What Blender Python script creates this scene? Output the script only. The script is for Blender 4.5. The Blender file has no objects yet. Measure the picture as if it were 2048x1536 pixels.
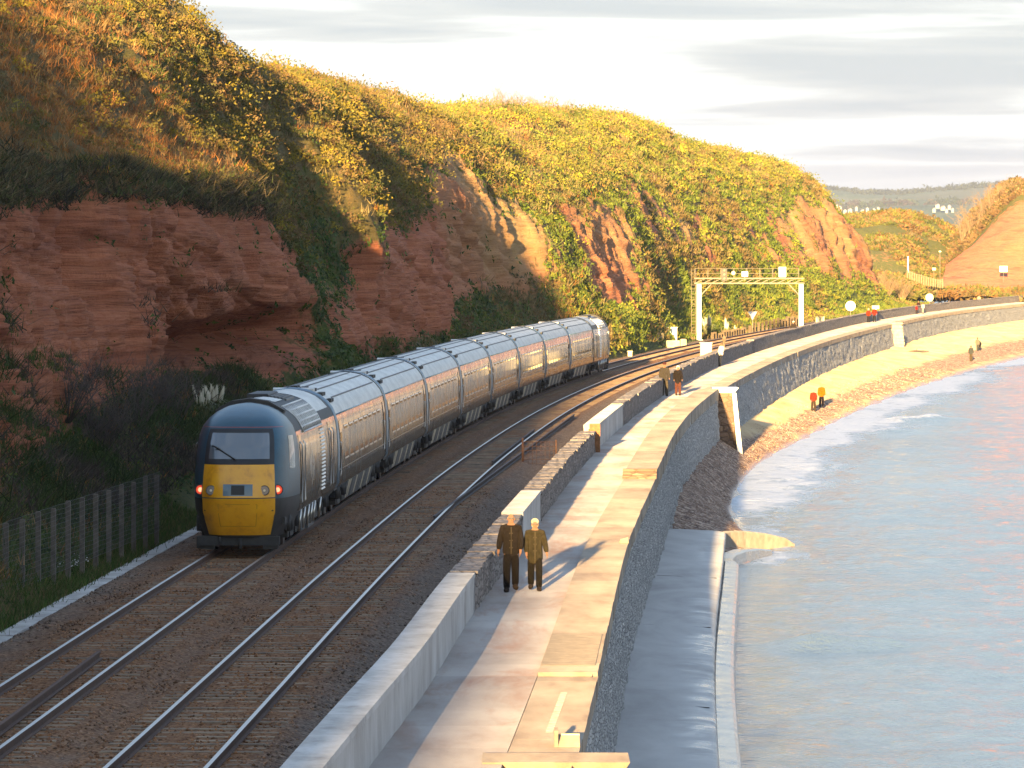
import bpy, bmesh, math, random
import numpy as np
from mathutils import Vector, Matrix

rad = math.radians
SC = bpy.context.scene
COL = SC.collection
random.seed(7)
RNG = np.random.default_rng(11)

# ------------------------------------------------------------------ camera
F = 10300.0            # focal length in pixels of a 2048 px wide picture
CAMZ = 7.6             # eye height above the rail tops
HORIZ = 520.0
cam_data = bpy.data.cameras.new("camera")
cam = bpy.data.objects.new("camera", cam_data)
COL.objects.link(cam)
cam.location = (0, 0, CAMZ)
cam.rotation_euler = (math.pi / 2, 0, 0)
cam_data.sensor_width = 36.0
cam_data.lens = 36.0 * F / 2048.0
cam_data.shift_y = -(768.0 - HORIZ) / 2048.0
cam_data.clip_start = 1.0
cam_data.clip_end = 30000.0
SC.camera = cam

# ------------------------------------------------------------------ sky, sun, exposure
SUN_EL = 4.6           # degrees above the horizon
SUN_HEAD = 0.100       # light travels +1 in y and this much in x
w = bpy.data.worlds.new("World")
SC.world = w
w.use_nodes = True
nt = w.node_tree
for n in list(nt.nodes):
    nt.nodes.remove(n)
N = nt.nodes.new
L = nt.links.new
out = N("ShaderNodeOutputWorld")
bg = N("ShaderNodeBackground")
bg.inputs["Strength"].default_value = 0.053
sky = N("ShaderNodeTexSky")
sky.sky_type = 'NISHITA'
sky.sun_disc = False
sky.sun_elevation = rad(SUN_EL)
sky.sun_rotation = rad(180.0 + math.degrees(math.atan(SUN_HEAD)))
sky.air_density = 1.0
sky.dust_density = 1.2
tc = N("ShaderNodeTexCoord")
sep = N("ShaderNodeSeparateXYZ")
L(tc.outputs["Generated"], sep.inputs[0])
def wmath(op, a, b=None, c=None):
    m = N("ShaderNodeMath"); m.operation = op
    for i, v in enumerate((a, b, c)):
        if v is None: continue
        if isinstance(v, (int, float)): m.inputs[i].default_value = v
        else: L(v, m.inputs[i])
    return m.outputs[0]
zabs = wmath('ABSOLUTE', sep.outputs[2])
zz = wmath('DIVIDE', zabs, wmath('ADD', zabs, 0.22))
comb = N("ShaderNodeCombineXYZ")
L(wmath('MULTIPLY', sep.outputs[0], 5.0), comb.inputs[0])
L(wmath('MULTIPLY', sep.outputs[1], 2.0), comb.inputs[1])
L(wmath('MULTIPLY', zz, 27.0), comb.inputs[2])
ns = N("ShaderNodeTexNoise"); ns.inputs["Scale"].default_value = 1.55
ns.inputs["Detail"].default_value = 7.0; ns.inputs["Roughness"].default_value = 0.52
ns.inputs["Distortion"].default_value = 0.35
L(comb.outputs[0], ns.inputs["Vector"])
ramp = N("ShaderNodeValToRGB")
cr = ramp.color_ramp
cr.elements[0].position = 0.40; cr.elements[0].color = (1.14, 1.17, 1.30, 1)
cr.elements[1].position = 0.70; cr.elements[1].color = (2.05, 2.0, 1.95, 1)
e = cr.elements.new(0.48); e.color = (1.38, 1.37, 1.44, 1)
e = cr.elements.new(0.545); e.color = (1.84, 1.84, 1.86, 1)
L(ns.outputs["Fac"], ramp.inputs[0])
hz = N("ShaderNodeMapRange"); hz.inputs[1].default_value = 0.0; hz.inputs[2].default_value = 0.022
hz.inputs[3].default_value = 1.0; hz.inputs[4].default_value = 0.0
L(zabs, hz.inputs[0])
mixh = N("ShaderNodeMixRGB"); mixh.inputs[2].default_value = (1.90, 1.76, 1.64, 1)
L(wmath('MULTIPLY', hz.outputs[0], 0.8), mixh.inputs[0]); L(ramp.outputs[0], mixh.inputs[1])
# more clear blue sky overhead than near the horizon
up = N("ShaderNodeMapRange"); up.inputs[1].default_value = 0.10; up.inputs[2].default_value = 0.45
up.inputs[3].default_value = 0.08; up.inputs[4].default_value = 0.62
L(zabs, up.inputs[0])
skyb = N("ShaderNodeMixRGB"); skyb.blend_type = 'MULTIPLY'; skyb.inputs[0].default_value = 1.0
skyb.inputs[2].default_value = (0.72, 1.12, 1.62, 1)
L(sky.outputs[0], skyb.inputs[1])
mixs = N("ShaderNodeMixRGB")
L(up.outputs[0], mixs.inputs[0]); L(mixh.outputs[0], mixs.inputs[1]); L(skyb.outputs[0], mixs.inputs[2])
L(mixs.outputs[0], bg.inputs["Color"])
L(bg.outputs[0], out.inputs["Surface"])

sun_data = bpy.data.lights.new("sun", 'SUN')
sun_data.energy = 2.7
sun_data.angle = rad(0.55)
sun_data.color = (1.0, 0.68, 0.30)
sun = bpy.data.objects.new("sun", sun_data)
COL.objects.link(sun)
_dir = Vector((SUN_HEAD, 1.0, -math.tan(rad(SUN_EL)))).normalized()
sun.rotation_euler = _dir.to_track_quat('-Z', 'Y').to_euler()
sun.location = (-20, -200, 60)

SC.view_settings.view_transform = 'Standard'
SC.view_settings.look = 'None'
SC.view_settings.exposure = 3.4
SC.view_settings.gamma = 1.0
SC.view_settings.use_curve_mapping = False
SC.render.engine = 'CYCLES'
SC.cycles.use_denoising = True
SC.cycles.max_bounces = 6
SC.cycles.diffuse_bounces = 2
SC.cycles.glossy_bounces = 3
SC.cycles.transmission_bounces = 3
SC.cycles.volume_bounces = 0
SC.cycles.transparent_max_bounces = 6

# ------------------------------------------------------------------ helpers
def px(x, y, d):
    """world point seen at picture point x, y when it stands d metres away"""
    return ((x - 1024.0) * d / F, d, CAMZ - (y - HORIZ) * d / F)
def ground(x, y, z=0.0):
    d = F * (CAMZ - z) / (y - HORIZ)
    return ((x - 1024.0) * d / F, d, z)

def hermite(xk, yk, x):
    xk = np.asarray(xk, float); yk = np.asarray(yk, float); x = np.asarray(x, float)
    h = np.diff(xk); sh = (-1,) + (1,) * (yk.ndim - 1)
    dl = np.diff(yk, axis=0) / h.reshape(sh)
    m = np.empty_like(yk); m[0] = dl[0]; m[-1] = dl[-1]
    h0 = h[:-1].reshape(sh); h1 = h[1:].reshape(sh)
    m[1:-1] = (dl[:-1] * h1 + dl[1:] * h0) / (h0 + h1)
    i = np.clip(np.searchsorted(xk, x) - 1, 0, len(xk) - 2)
    hh = h[i]; t = (x - xk[i]) / hh
    over = t > 1; under = t < 0
    tt = np.clip(t, 0, 1)
    s2 = (-1,) + (1,) * (yk.ndim - 1) if x.ndim else ()
    T = tt.reshape(s2) if x.ndim else tt
    H = hh.reshape(s2) if x.ndim else hh
    r = ((2*T**3 - 3*T**2 + 1) * yk[i] + (T**3 - 2*T**2 + T) * H * m[i]
         + (-2*T**3 + 3*T**2) * yk[i+1] + (T**3 - T**2) * H * m[i+1])
    ex = ((t - tt) * hh)
    ex = ex.reshape(s2) if x.ndim else ex
    return r + ex * np.where((over if not x.ndim else over.reshape(s2)), m[-1], m[0])

# the line of things along the coast: distance away -> sideways position
def curve(pts):
    k = [p[0] for p in pts]; v = [p[1] for p in pts]
    def f(d):
        d = np.asarray(d, float)
        return hermite(k, v, d.ravel()).reshape(d.shape)
    return f
Cx = curve([(20,-10.6),(80,-8.75),(130,-7.2),(200,-4.5),(267,-0.97),(336,4.0),(400,9.9),(475,18.0),(567,29.5),(626,37.3),(725,50.6),(851,70),(1000,95),(1200,135)])
Px = curve([(20,-4.4),(78.7,-2.07),(88.9,-1.6),(107,-.96),(135,.2),(206,3.42),(290,8.6),(364,14.4),(489,27.0),(626,43.0),(725,56.8),(851,77.5),(1000,105),(1200,147)])
Ex = curve([(20,-1.4),(78,0.93),(94,1.52),(108.7,2.02),(135,2.96),(178,4.94),(230,7.5),(295,11.9),(348,16.4),(474,28.9),(602,44.3),(725,61),(851,82.2),(1000,110.5),(1200,153)])
Wx = curve([(150,3.0),(185,6.6),(196,8.7),(206,9.7),(214,10.0),(222,9.9),(235,10.0),(249,10.7),(291,13.8),(332,18.6),(386,25.3),(498,41.4),(613,61),(900,118),(1200,185)])

def hsh(ix, iy, iz, seed):
    n = (ix.astype(np.int64) * 374761393 + iy.astype(np.int64) * 668265263 + iz.astype(np.int64) * 2147483647 + seed * 974711) & 0xffffffff
    n = ((n ^ (n >> 13)) * 1274126177) & 0xffffffff
    n = ((n ^ (n >> 16)) * 2246822519) & 0xffffffff
    return ((n ^ (n >> 15)) & 0xffff) / 65535.0
def vnoise(x, y, z, seed=0):
    x, y, z = np.broadcast_arrays(np.asarray(x, float), np.asarray(y, float), np.asarray(z, float))
    ix, iy, iz = np.floor(x), np.floor(y), np.floor(z)
    fx, fy, fz = x - ix, y - iy, z - iz
    fx = fx*fx*(3-2*fx); fy = fy*fy*(3-2*fy); fz = fz*fz*(3-2*fz)
    r = 0
    for a in (0, 1):
        for b in (0, 1):
            for c in (0, 1):
                r = r + hsh(ix+a, iy+b, iz+c, seed) * (fx if a else 1-fx) * (fy if b else 1-fy) * (fz if c else 1-fz)
    return r * 2 - 1
def fbm(x, y, z, octv=4, seed=0, gain=0.5):
    r = 0; a = 1.0; t = 0
    x = np.asarray(x, float); y = np.asarray(y, float); z = np.asarray(z, float)
    for o in range(octv):
        r = r + a * vnoise(x * 2**o, y * 2**o, z * 2**o, seed + o * 17); t += a; a *= gain
    return r / t

def np_mesh(name, verts, faces, smooth=False):
    """fast mesh from arrays; faces (n,3) or (n,4)"""
    me = bpy.data.meshes.new(name)
    verts = np.ascontiguousarray(verts, dtype=np.float32).reshape(-1, 3)
    faces = np.ascontiguousarray(faces, dtype=np.int32)
    n, k = faces.shape
    me.vertices.add(len(verts)); me.vertices.foreach_set("co", verts.ravel())
    me.loops.add(n * k); me.loops.foreach_set("vertex_index", faces.ravel())
    me.polygons.add(n)
    me.polygons.foreach_set("loop_start", np.arange(0, n * k, k, dtype=np.int32))
    if smooth:
        me.polygons.foreach_set("use_smooth", np.ones(n, dtype=bool))
    me.update(calc_edges=True)
    return me
def set_col(me, name, rgb):
    a = me.color_attributes.new(name, 'FLOAT_COLOR', 'POINT')
    c = np.ones((len(me.vertices), 4), dtype=np.float32); c[:, :3] = rgb
    a.data.foreach_set("color", c.ravel())
def set_f(me, name, v):
    a = me.attributes.new(name, 'FLOAT', 'POINT')
    a.data.foreach_set("value", np.ascontiguousarray(v, dtype=np.float32).ravel())
def grid_faces(nr, nc):
    r, c = np.meshgrid(np.arange(nr - 1), np.arange(nc - 1), indexing='ij')
    a = (r * nc + c).ravel()
    return np.stack([a, a + 1, a + nc + 1, a + nc], 1)

class MB:
    """collects boxes, tubes and sheets for ONE mesh object"""
    def __init__(s): s.v = []; s.f = []; s.m = []; s.sm = []
    def add(s, v, f, mi=0, sm=False):
        o = len(s.v); s.v += [tuple(p) for p in v]
        s.f += [tuple(i + o for i in q) for q in f]; s.m += [mi] * len(f); s.sm += [sm] * len(f); return s
    def box(s, x0, x1, y0, y1, z0, z1, mi=0, b=0.0):
        if b <= 0:
            v = [(x0,y0,z0),(x1,y0,z0),(x1,y1,z0),(x0,y1,z0),(x0,y0,z1),(x1,y0,z1),(x1,y1,z1),(x0,y1,z1)]
            return s.add(v, [(0,3,2,1),(4,5,6,7),(0,1,5,4),(1,2,6,5),(2,3,7,6),(3,0,4,7)], mi)
        v = [(x0,y0,z0),(x1,y0,z0),(x1,y1,z0),(x0,y1,z0),(x0,y0,z1-b),(x1,y0,z1-b),(x1,y1,z1-b),(x0,y1,z1-b),
             (x0+b,y0+b,z1),(x1-b,y0+b,z1),(x1-b,y1-b,z1),(x0+b,y1-b,z1)]
        return s.add(v, [(0,3,2,1),(8,9,10,11),(0,1,5,4),(1,2,6,5),(2,3,7,6),(3,0,4,7),(4,5,9,8),(5,6,10,9),(6,7,11,10),(7,4,8,11)], mi)
    def hexa(s, p, mi=0):
        return s.add(p, [(0,3,2,1),(4,5,6,7),(0,1,5,4),(1,2,6,5),(2,3,7,6),(3,0,4,7)], mi)
    def tube(s, pts, r, n=8, mi=0, caps=True, sm=True):
        pts = [Vector(p) for p in pts]
        rs = r if isinstance(r, (list, tuple)) else [r] * len(pts)
        rings = []
        for i, p in enumerate(pts):
            t = (pts[min(i+1, len(pts)-1)] - pts[max(i-1, 0)]).normalized()
            u = t.cross(Vector((0, 0, 1)))
            if u.length < 1e-3: u = t.cross(Vector((0, 1, 0)))
            u.normalize(); q = t.cross(u)
            rings.append([p + (u * math.cos(a) + q * math.sin(a)) * rs[i] for a in [2*math.pi*k/n for k in range(n)]])
        v = [p for rg in rings for p in rg]; f = []
        for i in range(len(pts) - 1):
            for k in range(n):
                f.append((i*n+k, i*n+(k+1) % n, (i+1)*n+(k+1) % n, (i+1)*n+k))
        s.add(v, f, mi, sm)
        if caps:
            o = len(s.v) - len(v)
            s.f.append(tuple(o + k for k in range(n))[::-1]); s.m.append(mi); s.sm.append(False)
            e = o + (len(pts)-1)*n
            s.f.append(tuple(e + k for k in range(n))); s.m.append(mi); s.sm.append(False)
        return s
    def bar(s, a, b, wd, ht, mi=0):
        a = Vector(a); b = Vector(b); t = (b - a).normalized()
        u = t.cross(Vector((0, 0, 1)))
        if u.length < 1e-3: u = Vector((1, 0, 0))
        u = u.normalized() * wd / 2; q = u.cross(t).normalized() * ht / 2
        return s.hexa([a-u-q, a+u-q, b+u-q, b-u-q, a-u+q, a+u+q, b+u+q, b-u+q], mi)
    def prism(s, poly, axis, a, b, mi=0):
        """poly: 2D points, extruded along axis from a to b"""
        n = len(poly)
        def P(p, t):
            return {'x': (t, p[0], p[1]), 'y': (p[0], t, p[1]), 'z': (p[0], p[1], t)}[axis]
        v = [P(p, a) for p in poly] + [P(p, b) for p in poly]
        f = [(k, (k+1) % n, n+(k+1) % n, n+k) for k in range(n)] + [tuple(range(n))[::-1], tuple(range(n, 2*n))]
        return s.add(v, f, mi)
    def ball(s, c, rx, ry, rz, n=10, m=7, mi=0):
        v = []; f = []
        for i in range(m + 1):
            th = math.pi * i / m
            for k in range(n):
                ph = 2 * math.pi * k / n
                v.append((c[0]+rx*math.sin(th)*math.cos(ph), c[1]+ry*math.sin(th)*math.sin(ph), c[2]+rz*math.cos(th)))
        for i in range(m):
            for k in range(n):
                f.append((i*n+k, (i+1)*n+k, (i+1)*n+(k+1) % n, i*n+(k+1) % n))
        return s.add(v, f, mi, True)
    def mesh(s, name, mats):
        me = bpy.data.meshes.new(name)
        me.from_pydata(s.v, [], s.f)
        for m in (mats if isinstance(mats, (list, tuple)) else [mats]): me.materials.append(m)
        me.polygons.foreach_set("material_index", s.m)
        me.polygons.foreach_set("use_smooth", s.sm)
        me.update()
        return me
    def build(s, name, mats, parent=None, fix=True):
        me = s.mesh(name, mats)
        if fix:
            bm = bmesh.new(); bm.from_mesh(me); bmesh.ops.recalc_face_normals(bm, faces=bm.faces); bm.to_mesh(me); bm.free()
        return link(name, me, parent)

def link(name, me, parent=None):
    o = bpy.data.objects.new(name, me); COL.objects.link(o)
    if parent is not None: o.parent = parent
    return o
def tag(o, label=None, cat=None, group=None, kind=None):
    if label: o["label"] = label
    if cat: o["category"] = cat
    if group: o["group"] = group
    if kind: o["kind"] = kind
    return o
def thing(name, label, cat, loc=(0, 0, 0), rz=0.0, group=None):
    o = bpy.data.objects.new(name, None); COL.objects.link(o)
    o.location = loc; o.rotation_euler = (0, 0, rz)
    o.empty_display_size = 0.2
    return tag(o, label, cat, group)
def copy_tree(o, parent=None):
    c = o.copy(); COL.objects.link(c); c.parent = parent
    for ch in o.children: copy_tree(ch, c)
    return c

# ------------------------------------------------------------------ materials
class Mat:
    def __init__(s, name, color=(0.5, 0.5, 0.5), rough=0.7, metal=0.0, spec=None, coat=0.0):
        s.m = bpy.data.materials.new(name); s.m.use_nodes = True
        s.t = s.m.node_tree; s.b = s.t.nodes["Principled BSDF"]
        s.b.inputs["Base Color"].default_value = (*color, 1)
        s.b.inputs["Roughness"].default_value = rough
        s.b.inputs["Metallic"].default_value = metal
        if rough >= 0.6: s.b.inputs["Diffuse Roughness"].default_value = 0.75
        if spec is not None: s.b.inputs["Specular IOR Level"].default_value = spec
        if coat: s.b.inputs["Coat Weight"].default_value = coat; s.b.inputs["Coat Roughness"].default_value = 0.04
        s._co = None
    def n(s, typ, **kw):
        nd = s.t.nodes.new(typ)
        for k, v in kw.items(): setattr(nd, k, v)
        return nd
    def l(s, a, b): s.t.links.new(a, b)
    def coord(s, scale=(1, 1, 1), world=True):
        if world:
            g = s.n("ShaderNodeNewGeometry").outputs["Position"]
        else:
            g = s.n("ShaderNodeTexCoord").outputs["Object"]
        mp = s.n("ShaderNodeMapping"); mp.inputs["Scale"].default_value = scale
        s.l(g, mp.inputs["Vector"]); return mp.outputs[0]
    def noise(s, scale, detail=4, rough=0.55, vec=None, stretch=(1, 1, 1), dist=0.0, world=True):
        nd = s.n("ShaderNodeTexNoise")
        nd.inputs["Scale"].default_value = scale; nd.inputs["Detail"].default_value = detail
        nd.inputs["Roughness"].default_value = rough; nd.inputs["Distortion"].default_value = dist
        s.l(vec if vec is not None else s.coord(stretch, world), nd.inputs["Vector"])
        return nd.outputs["Fac"]
    def ramp(s, fac, stops):
        r = s.n("ShaderNodeValToRGB"); cr = r.color_ramp
        while len(cr.elements) > 1: cr.elements.remove(cr.elements[-1])
        for i, (p, c) in enumerate(stops):
            el = cr.elements[0] if i == 0 else cr.elements.new(p)
            el.position = p; el.color = (*c, 1) if len(c) == 3 else c
        s.l(fac, r.inputs[0]); return r.outputs[0]
    def mix(s, fac, a, b, mode='MIX'):
        m = s.n("ShaderNodeMixRGB"); m.blend_type = mode
        for i, v in enumerate((fac, a, b)):
            if isinstance(v, (int, float)): m.inputs[i].default_value = v
            elif isinstance(v, tuple): m.inputs[i].default_value = (*v, 1)
            else: s.l(v, m.inputs[i])
        return m.outputs[0]
    def math(s, op, a, b=0.0):
        m = s.n("ShaderNodeMath"); m.operation = op
        for i, v in enumerate((a, b)):
            if isinstance(v, (int, float)): m.inputs[i].default_value = v
            else: s.l(v, m.inputs[i])
        return m.outputs[0]
    def attr(s, name, out="Fac"):
        a = s.n("ShaderNodeAttribute"); a.attribute_name = name; return a.outputs[out]
    def color(s, c): s.l(c, s.b.inputs["Base Color"]); return s
    def rough(s, c): s.l(c, s.b.inputs["Roughness"]); return s
    def bump(s, h, strength=0.5, dist=0.05):
        b = s.n("ShaderNodeBump"); b.inputs["Strength"].default_value = strength; b.inputs["Distance"].default_value = dist
        s.l(h, b.inputs["Height"]); s.l(b.outputs[0], s.b.inputs["Normal"]); return s
    def rand_tint(s, c, amt=0.25):
        """each object a little lighter or darker"""
        oi = s.n("ShaderNodeObjectInfo")
        v = s.math('ADD', s.math('MULTIPLY', oi.outputs["Random"], amt), 1.0 - amt / 2)
        return s.mix(1.0, c, v, 'MULTIPLY')

def simple(name, c, rough=0.7, metal=0.0, var=0.25, scale=3.0, coat=0.0, bump=0.0, spec=None):
    m = Mat(name, c, rough, metal, coat=coat, spec=spec)
    f = m.noise(scale, 5, 0.6)
    lo = tuple(x * (1 - var) for x in c); hi = tuple(min(1, x * (1 + var)) for x in c)
    m.color(m.ramp(f, [(0.3, lo), (0.7, hi)]))
    if bump: m.bump(m.noise(scale * 6, 4), bump, 0.02)
    return m.m

M = {}
# red sandstone with bedding
m = Mat("sandstone_soil", rough=0.9, spec=0.2)
band = m.noise(1.0, 5, 0.6, stretch=(0.10, 0.05, 1.5), dist=0.9)
rockc = m.ramp(band, [(0.28, (0.20, 0.054, 0.028)), (0.42, (0.36, 0.105, 0.048)), (0.52, (0.45, 0.155, 0.076)), (0.62, (0.38, 0.115, 0.053)), (0.75, (0.50, 0.205, 0.11))])
rockc = m.mix(m.math('MULTIPLY', m.noise(0.35, 4), 0.5), rockc, (0.46, 0.195, 0.10))
bed = m.ramp(m.noise(1.0, 5, 0.6, stretch=(0.16, 0.07, 4.5), dist=0.5), [(0.42, (0, 0, 0)), (0.455, (0.8, 0.8, 0.8)), (0.47, (0, 0, 0)), (0.56, (0, 0, 0)), (0.575, (0.6, 0.6, 0.6)), (0.60, (0, 0, 0))])
rockc = m.mix(bed, rockc, (0.17, 0.05, 0.028))
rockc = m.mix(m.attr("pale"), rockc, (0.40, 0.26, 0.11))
soil = m.ramp(m.noise(0.9, 6, 0.65), [(0.3, (0.06, 0.05, 0.015)), (0.5, (0.11, 0.085, 0.028)), (0.7, (0.16, 0.105, 0.035))])
soil = m.mix(m.attr("green"), soil, m.ramp(m.noise(1.6, 5), [(0.3, (0.04, 0.062, 0.012)), (0.7, (0.115, 0.13, 0.022))]))
fac = m.math('ADD', m.attr("rock"), m.math('MULTIPLY', m.math('SUBTRACT', m.noise(0.8, 5, 0.65), 0.5), 1.1))
fac = m.ramp(fac, [(0.42, (0, 0, 0)), (0.56, (1, 1, 1))])
m.color(m.mix(fac, soil, rockc))
h1 = m.noise(1.0, 7, 0.65, stretch=(0.25, 0.14, 3.2), dist=0.6)
h2 = m.noise(3.0, 6, 0.7)
m.bump(m.math('ADD', m.math('MULTIPLY', h1, 1.0), m.math('MULTIPLY', h2, 0.5)), 0.9, 0.35)
M['cliff'] = m.m

# ballast: rusty between the rails, grey at the side
m = Mat("ballast", rough=0.95, spec=0.15)
vo = m.n("ShaderNodeTexVoronoi"); vo.inputs["Scale"].default_value = 16.0
m.l(m.coord(), vo.inputs["Vector"])
sc_ = m.n("ShaderNodeSeparateColor"); m.l(vo.outputs["Color"], sc_.inputs[0])
grey = m.ramp(sc_.outputs[0], [(0.0, (0.08, 0.058, 0.046)), (0.5, (0.165, 0.12, 0.092)), (1.0, (0.29, 0.215, 0.165))])
rust = m.ramp(sc_.outputs[0], [(0.0, (0.105, 0.046, 0.020)), (0.5, (0.21, 0.098, 0.045)), (1.0, (0.32, 0.17, 0.085))])
rf = m.math('ADD', m.attr("rust"), m.math('MULTIPLY', m.math('SUBTRACT', m.noise(0.7, 5), 0.5), 0.8))
m.color(m.mix(m.ramp(rf, [(0.2, (0, 0, 0)), (0.8, (1, 1, 1))]), grey, rust))
m.bump(vo.outputs["Distance"], 1.0, 0.05)
M['ballast'] = m.m
m = Mat("ballast_stone", rough=0.95, spec=0.15)
m.color(m.attr("col", "Color")); M['stonec'] = m.m

m = Mat("leaf", rough=0.75, spec=0.2)
m.color(m.attr("col", "Color"))
tr = m.n("ShaderNodeBsdfTranslucent"); m.l(m.attr("col", "Color"), tr.inputs["Color"])
ms = m.n("ShaderNodeMixShader"); ms.inputs[0].default_value = 0.25
m.l(m.b.outputs[0], ms.inputs[1]); m.l(tr.outputs[0], ms.inputs[2])
m.l(ms.outputs[0], m.t.nodes["Material Output"].inputs["Surface"])
M['leaf'] = m.m

m = Mat("sleeper", rough=0.9)
m.color(m.rand_tint(m.ramp(m.noise(4, 5, stretch=(1, 1, 1)), [(0.3, (0.10, 0.062, 0.036)), (0.7, (0.24, 0.165, 0.10))]), 0.7))
M['sleeper'] = m.m
M['rail_top'] = simple("rail_head_steel", (0.36, 0.33, 0.31), 0.38, 1.0, 0.08)
M['rail_side'] = simple("rail_rust", (0.075, 0.035, 0.02), 0.85, 0.0, 0.3, 6)
M['old_rail'] = simple("old_rail_rust", (0.045, 0.028, 0.024), 0.75, 0.0, 0.35, 5)

# concrete and stone of the sea wall
m = Mat("walkway_concrete", rough=0.75, spec=0.35)
c = m.ramp(m.noise(0.9, 7, 0.62, stretch=(0.55, 0.16, 1)), [(0.25, (0.19, 0.135, 0.105)), (0.45, (0.30, 0.26, 0.235)), (0.6, (0.36, 0.325, 0.30)), (0.8, (0.42, 0.39, 0.37))])
c = m.mix(m.ramp(m.noise(1.7, 6, 0.7, stretch=(0.3, 0.06, 1), dist=0.5), [(0.50, (0, 0, 0)), (0.66, (0.85, 0.85, 0.85))]), c, (0.25, 0.14, 0.095))
m.color(m.rand_tint(c, 0.28))
m.bump(m.noise(9, 6, 0.7), 0.5, 0.03)
M['walk'] = m.m
m = Mat("coping_concrete", rough=0.7, spec=0.35)
c = m.ramp(m.noise(1.2, 7, 0.65, stretch=(0.8, 0.2, 1)), [(0.28, (0.13, 0.09, 0.06)), (0.5, (0.225, 0.18, 0.135)), (0.75, (0.30, 0.255, 0.20))])
m.color(m.rand_tint(c, 0.3))
m.bump(m.noise(7, 6, 0.7), 0.4, 0.03)
M['coping'] = m.m
m = Mat("parapet_concrete", rough=0.8)
c = m.ramp(m.noise(1.4, 6, 0.65, stretch=(1, 0.5, 0.35)), [(0.3, (0.27, 0.25, 0.23)), (0.5, (0.40, 0.38, 0.36)), (0.72, (0.50, 0.49, 0.48))])
c = m.mix(m.ramp(m.noise(3.0, 6, 0.7, stretch=(1, 1, 0.15)), [(0.56, (0, 0, 0)), (0.72, (0.6, 0.6, 0.6))]), c, (0.17, 0.15, 0.14))
m.color(m.rand_tint(c, 0.16))
m.bump(m.noise(6, 6, 0.7), 0.35, 0.03)
M['parapet'] = m.m
def masonry(name, dark, mid, light, sc=2.6, top=None):
    m = Mat(name, rough=0.85)
    vo = m.n("ShaderNodeTexVoronoi"); vo.inputs["Scale"].default_value = sc; vo.feature = 'F1'
    m.l(m.coord((1.0, 0.75, 1.9)), vo.inputs["Vector"])
    vd = m.n("ShaderNodeTexVoronoi"); vd.inputs["Scale"].default_value = sc; vd.feature = 'DISTANCE_TO_EDGE'
    m.l(m.coord((1.0, 0.75, 1.9)), vd.inputs["Vector"])
    sp = m.n("ShaderNodeSeparateColor"); m.l(vo.outputs["Color"], sp.inputs[0])
    c = m.ramp(sp.outputs[0], [(0.0, dark), (0.5, mid), (1.0, light)])
    c = m.mix(m.math('MULTIPLY', m.noise(5, 5, 0.7), 0.6), c, mid)
    c = m.mix(m.ramp(vd.outputs["Distance"], [(0.0, (1, 1, 1)), (0.09, (0, 0, 0))]), c, tuple(x * 0.6 for x in mid))
    if top: c = m.mix(m.ramp(m.noise(1.5, 5), [(0.45, (0, 0, 0)), (0.65, (1, 1, 1))]), c, top)
    m.color(c)
    hh = m.math('ADD', m.ramp(vd.outputs["Distance"], [(0.0, (0, 0, 0)), (0.16, (1, 1, 1))]), m.math('MULTIPLY', m.noise(7, 6, 0.7), 0.9))
    m.bump(hh, 1.0, 0.08)
    return m.m
M['masonry'] = masonry("sea_wall_stone", (0.20, 0.20, 0.21), (0.48, 0.475, 0.47), (0.68, 0.67, 0.65), 5.6)
M['rubble'] = masonry("parapet_stone", (0.16, 0.13, 0.115), (0.30, 0.25, 0.22), (0.42, 0.37, 0.33), 3.4)
M['brownstone'] = masonry("buttress_stone", (0.11, 0.07, 0.055), (0.20, 0.13, 0.09), (0.30, 0.21, 0.15), 2.2)
M['pale_stone'] = simple("pale_stone", (0.50, 0.42, 0.27), 0.8, var=0.3, scale=2.0, bump=0.4)
m = Mat("apron_concrete", rough=0.62, spec=0.4)
c = m.ramp(m.noise(0.8, 7, 0.65, stretch=(0.5, 0.14, 1), dist=0.6), [(0.28, (0.20, 0.185, 0.178)), (0.5, (0.31, 0.295, 0.285)), (0.75, (0.40, 0.39, 0.38))])
wetf = m.math('MULTIPLY', m.attr("wet"), m.ramp(m.noise(1.3, 7, 0.7, stretch=(0.35, 0.45, 1), dist=0.8), [(0.42, (0, 0, 0)), (0.62, (1, 1, 1))]))
m.color(m.mix(wetf, c, (0.23, 0.22, 0.22)))
m.rough(m.mix(wetf, (0.62, 0.62, 0.62), (0.12, 0.12, 0.12)))
m.bump(m.noise(6, 6, 0.7), 0.25, 0.03)
M['apron'] = m.m
m = Mat("wet_toe", rough=0.1, spec=0.7)
f = m.noise(1.5, 6, 0.65, stretch=(1, 0.6, 1))
m.color(m.ramp(f, [(0.35, (0.13, 0.13, 0.135)), (0.7, (0.26, 0.25, 0.245))]))
m.rough(m.ramp(f, [(0.35, (0.06, 0.06, 0.06)), (0.7, (0.3, 0.3, 0.3))]))
m.bump(m.noise(9, 5, 0.6), 0.2, 0.02)
M['toe'] = m.m
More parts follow.
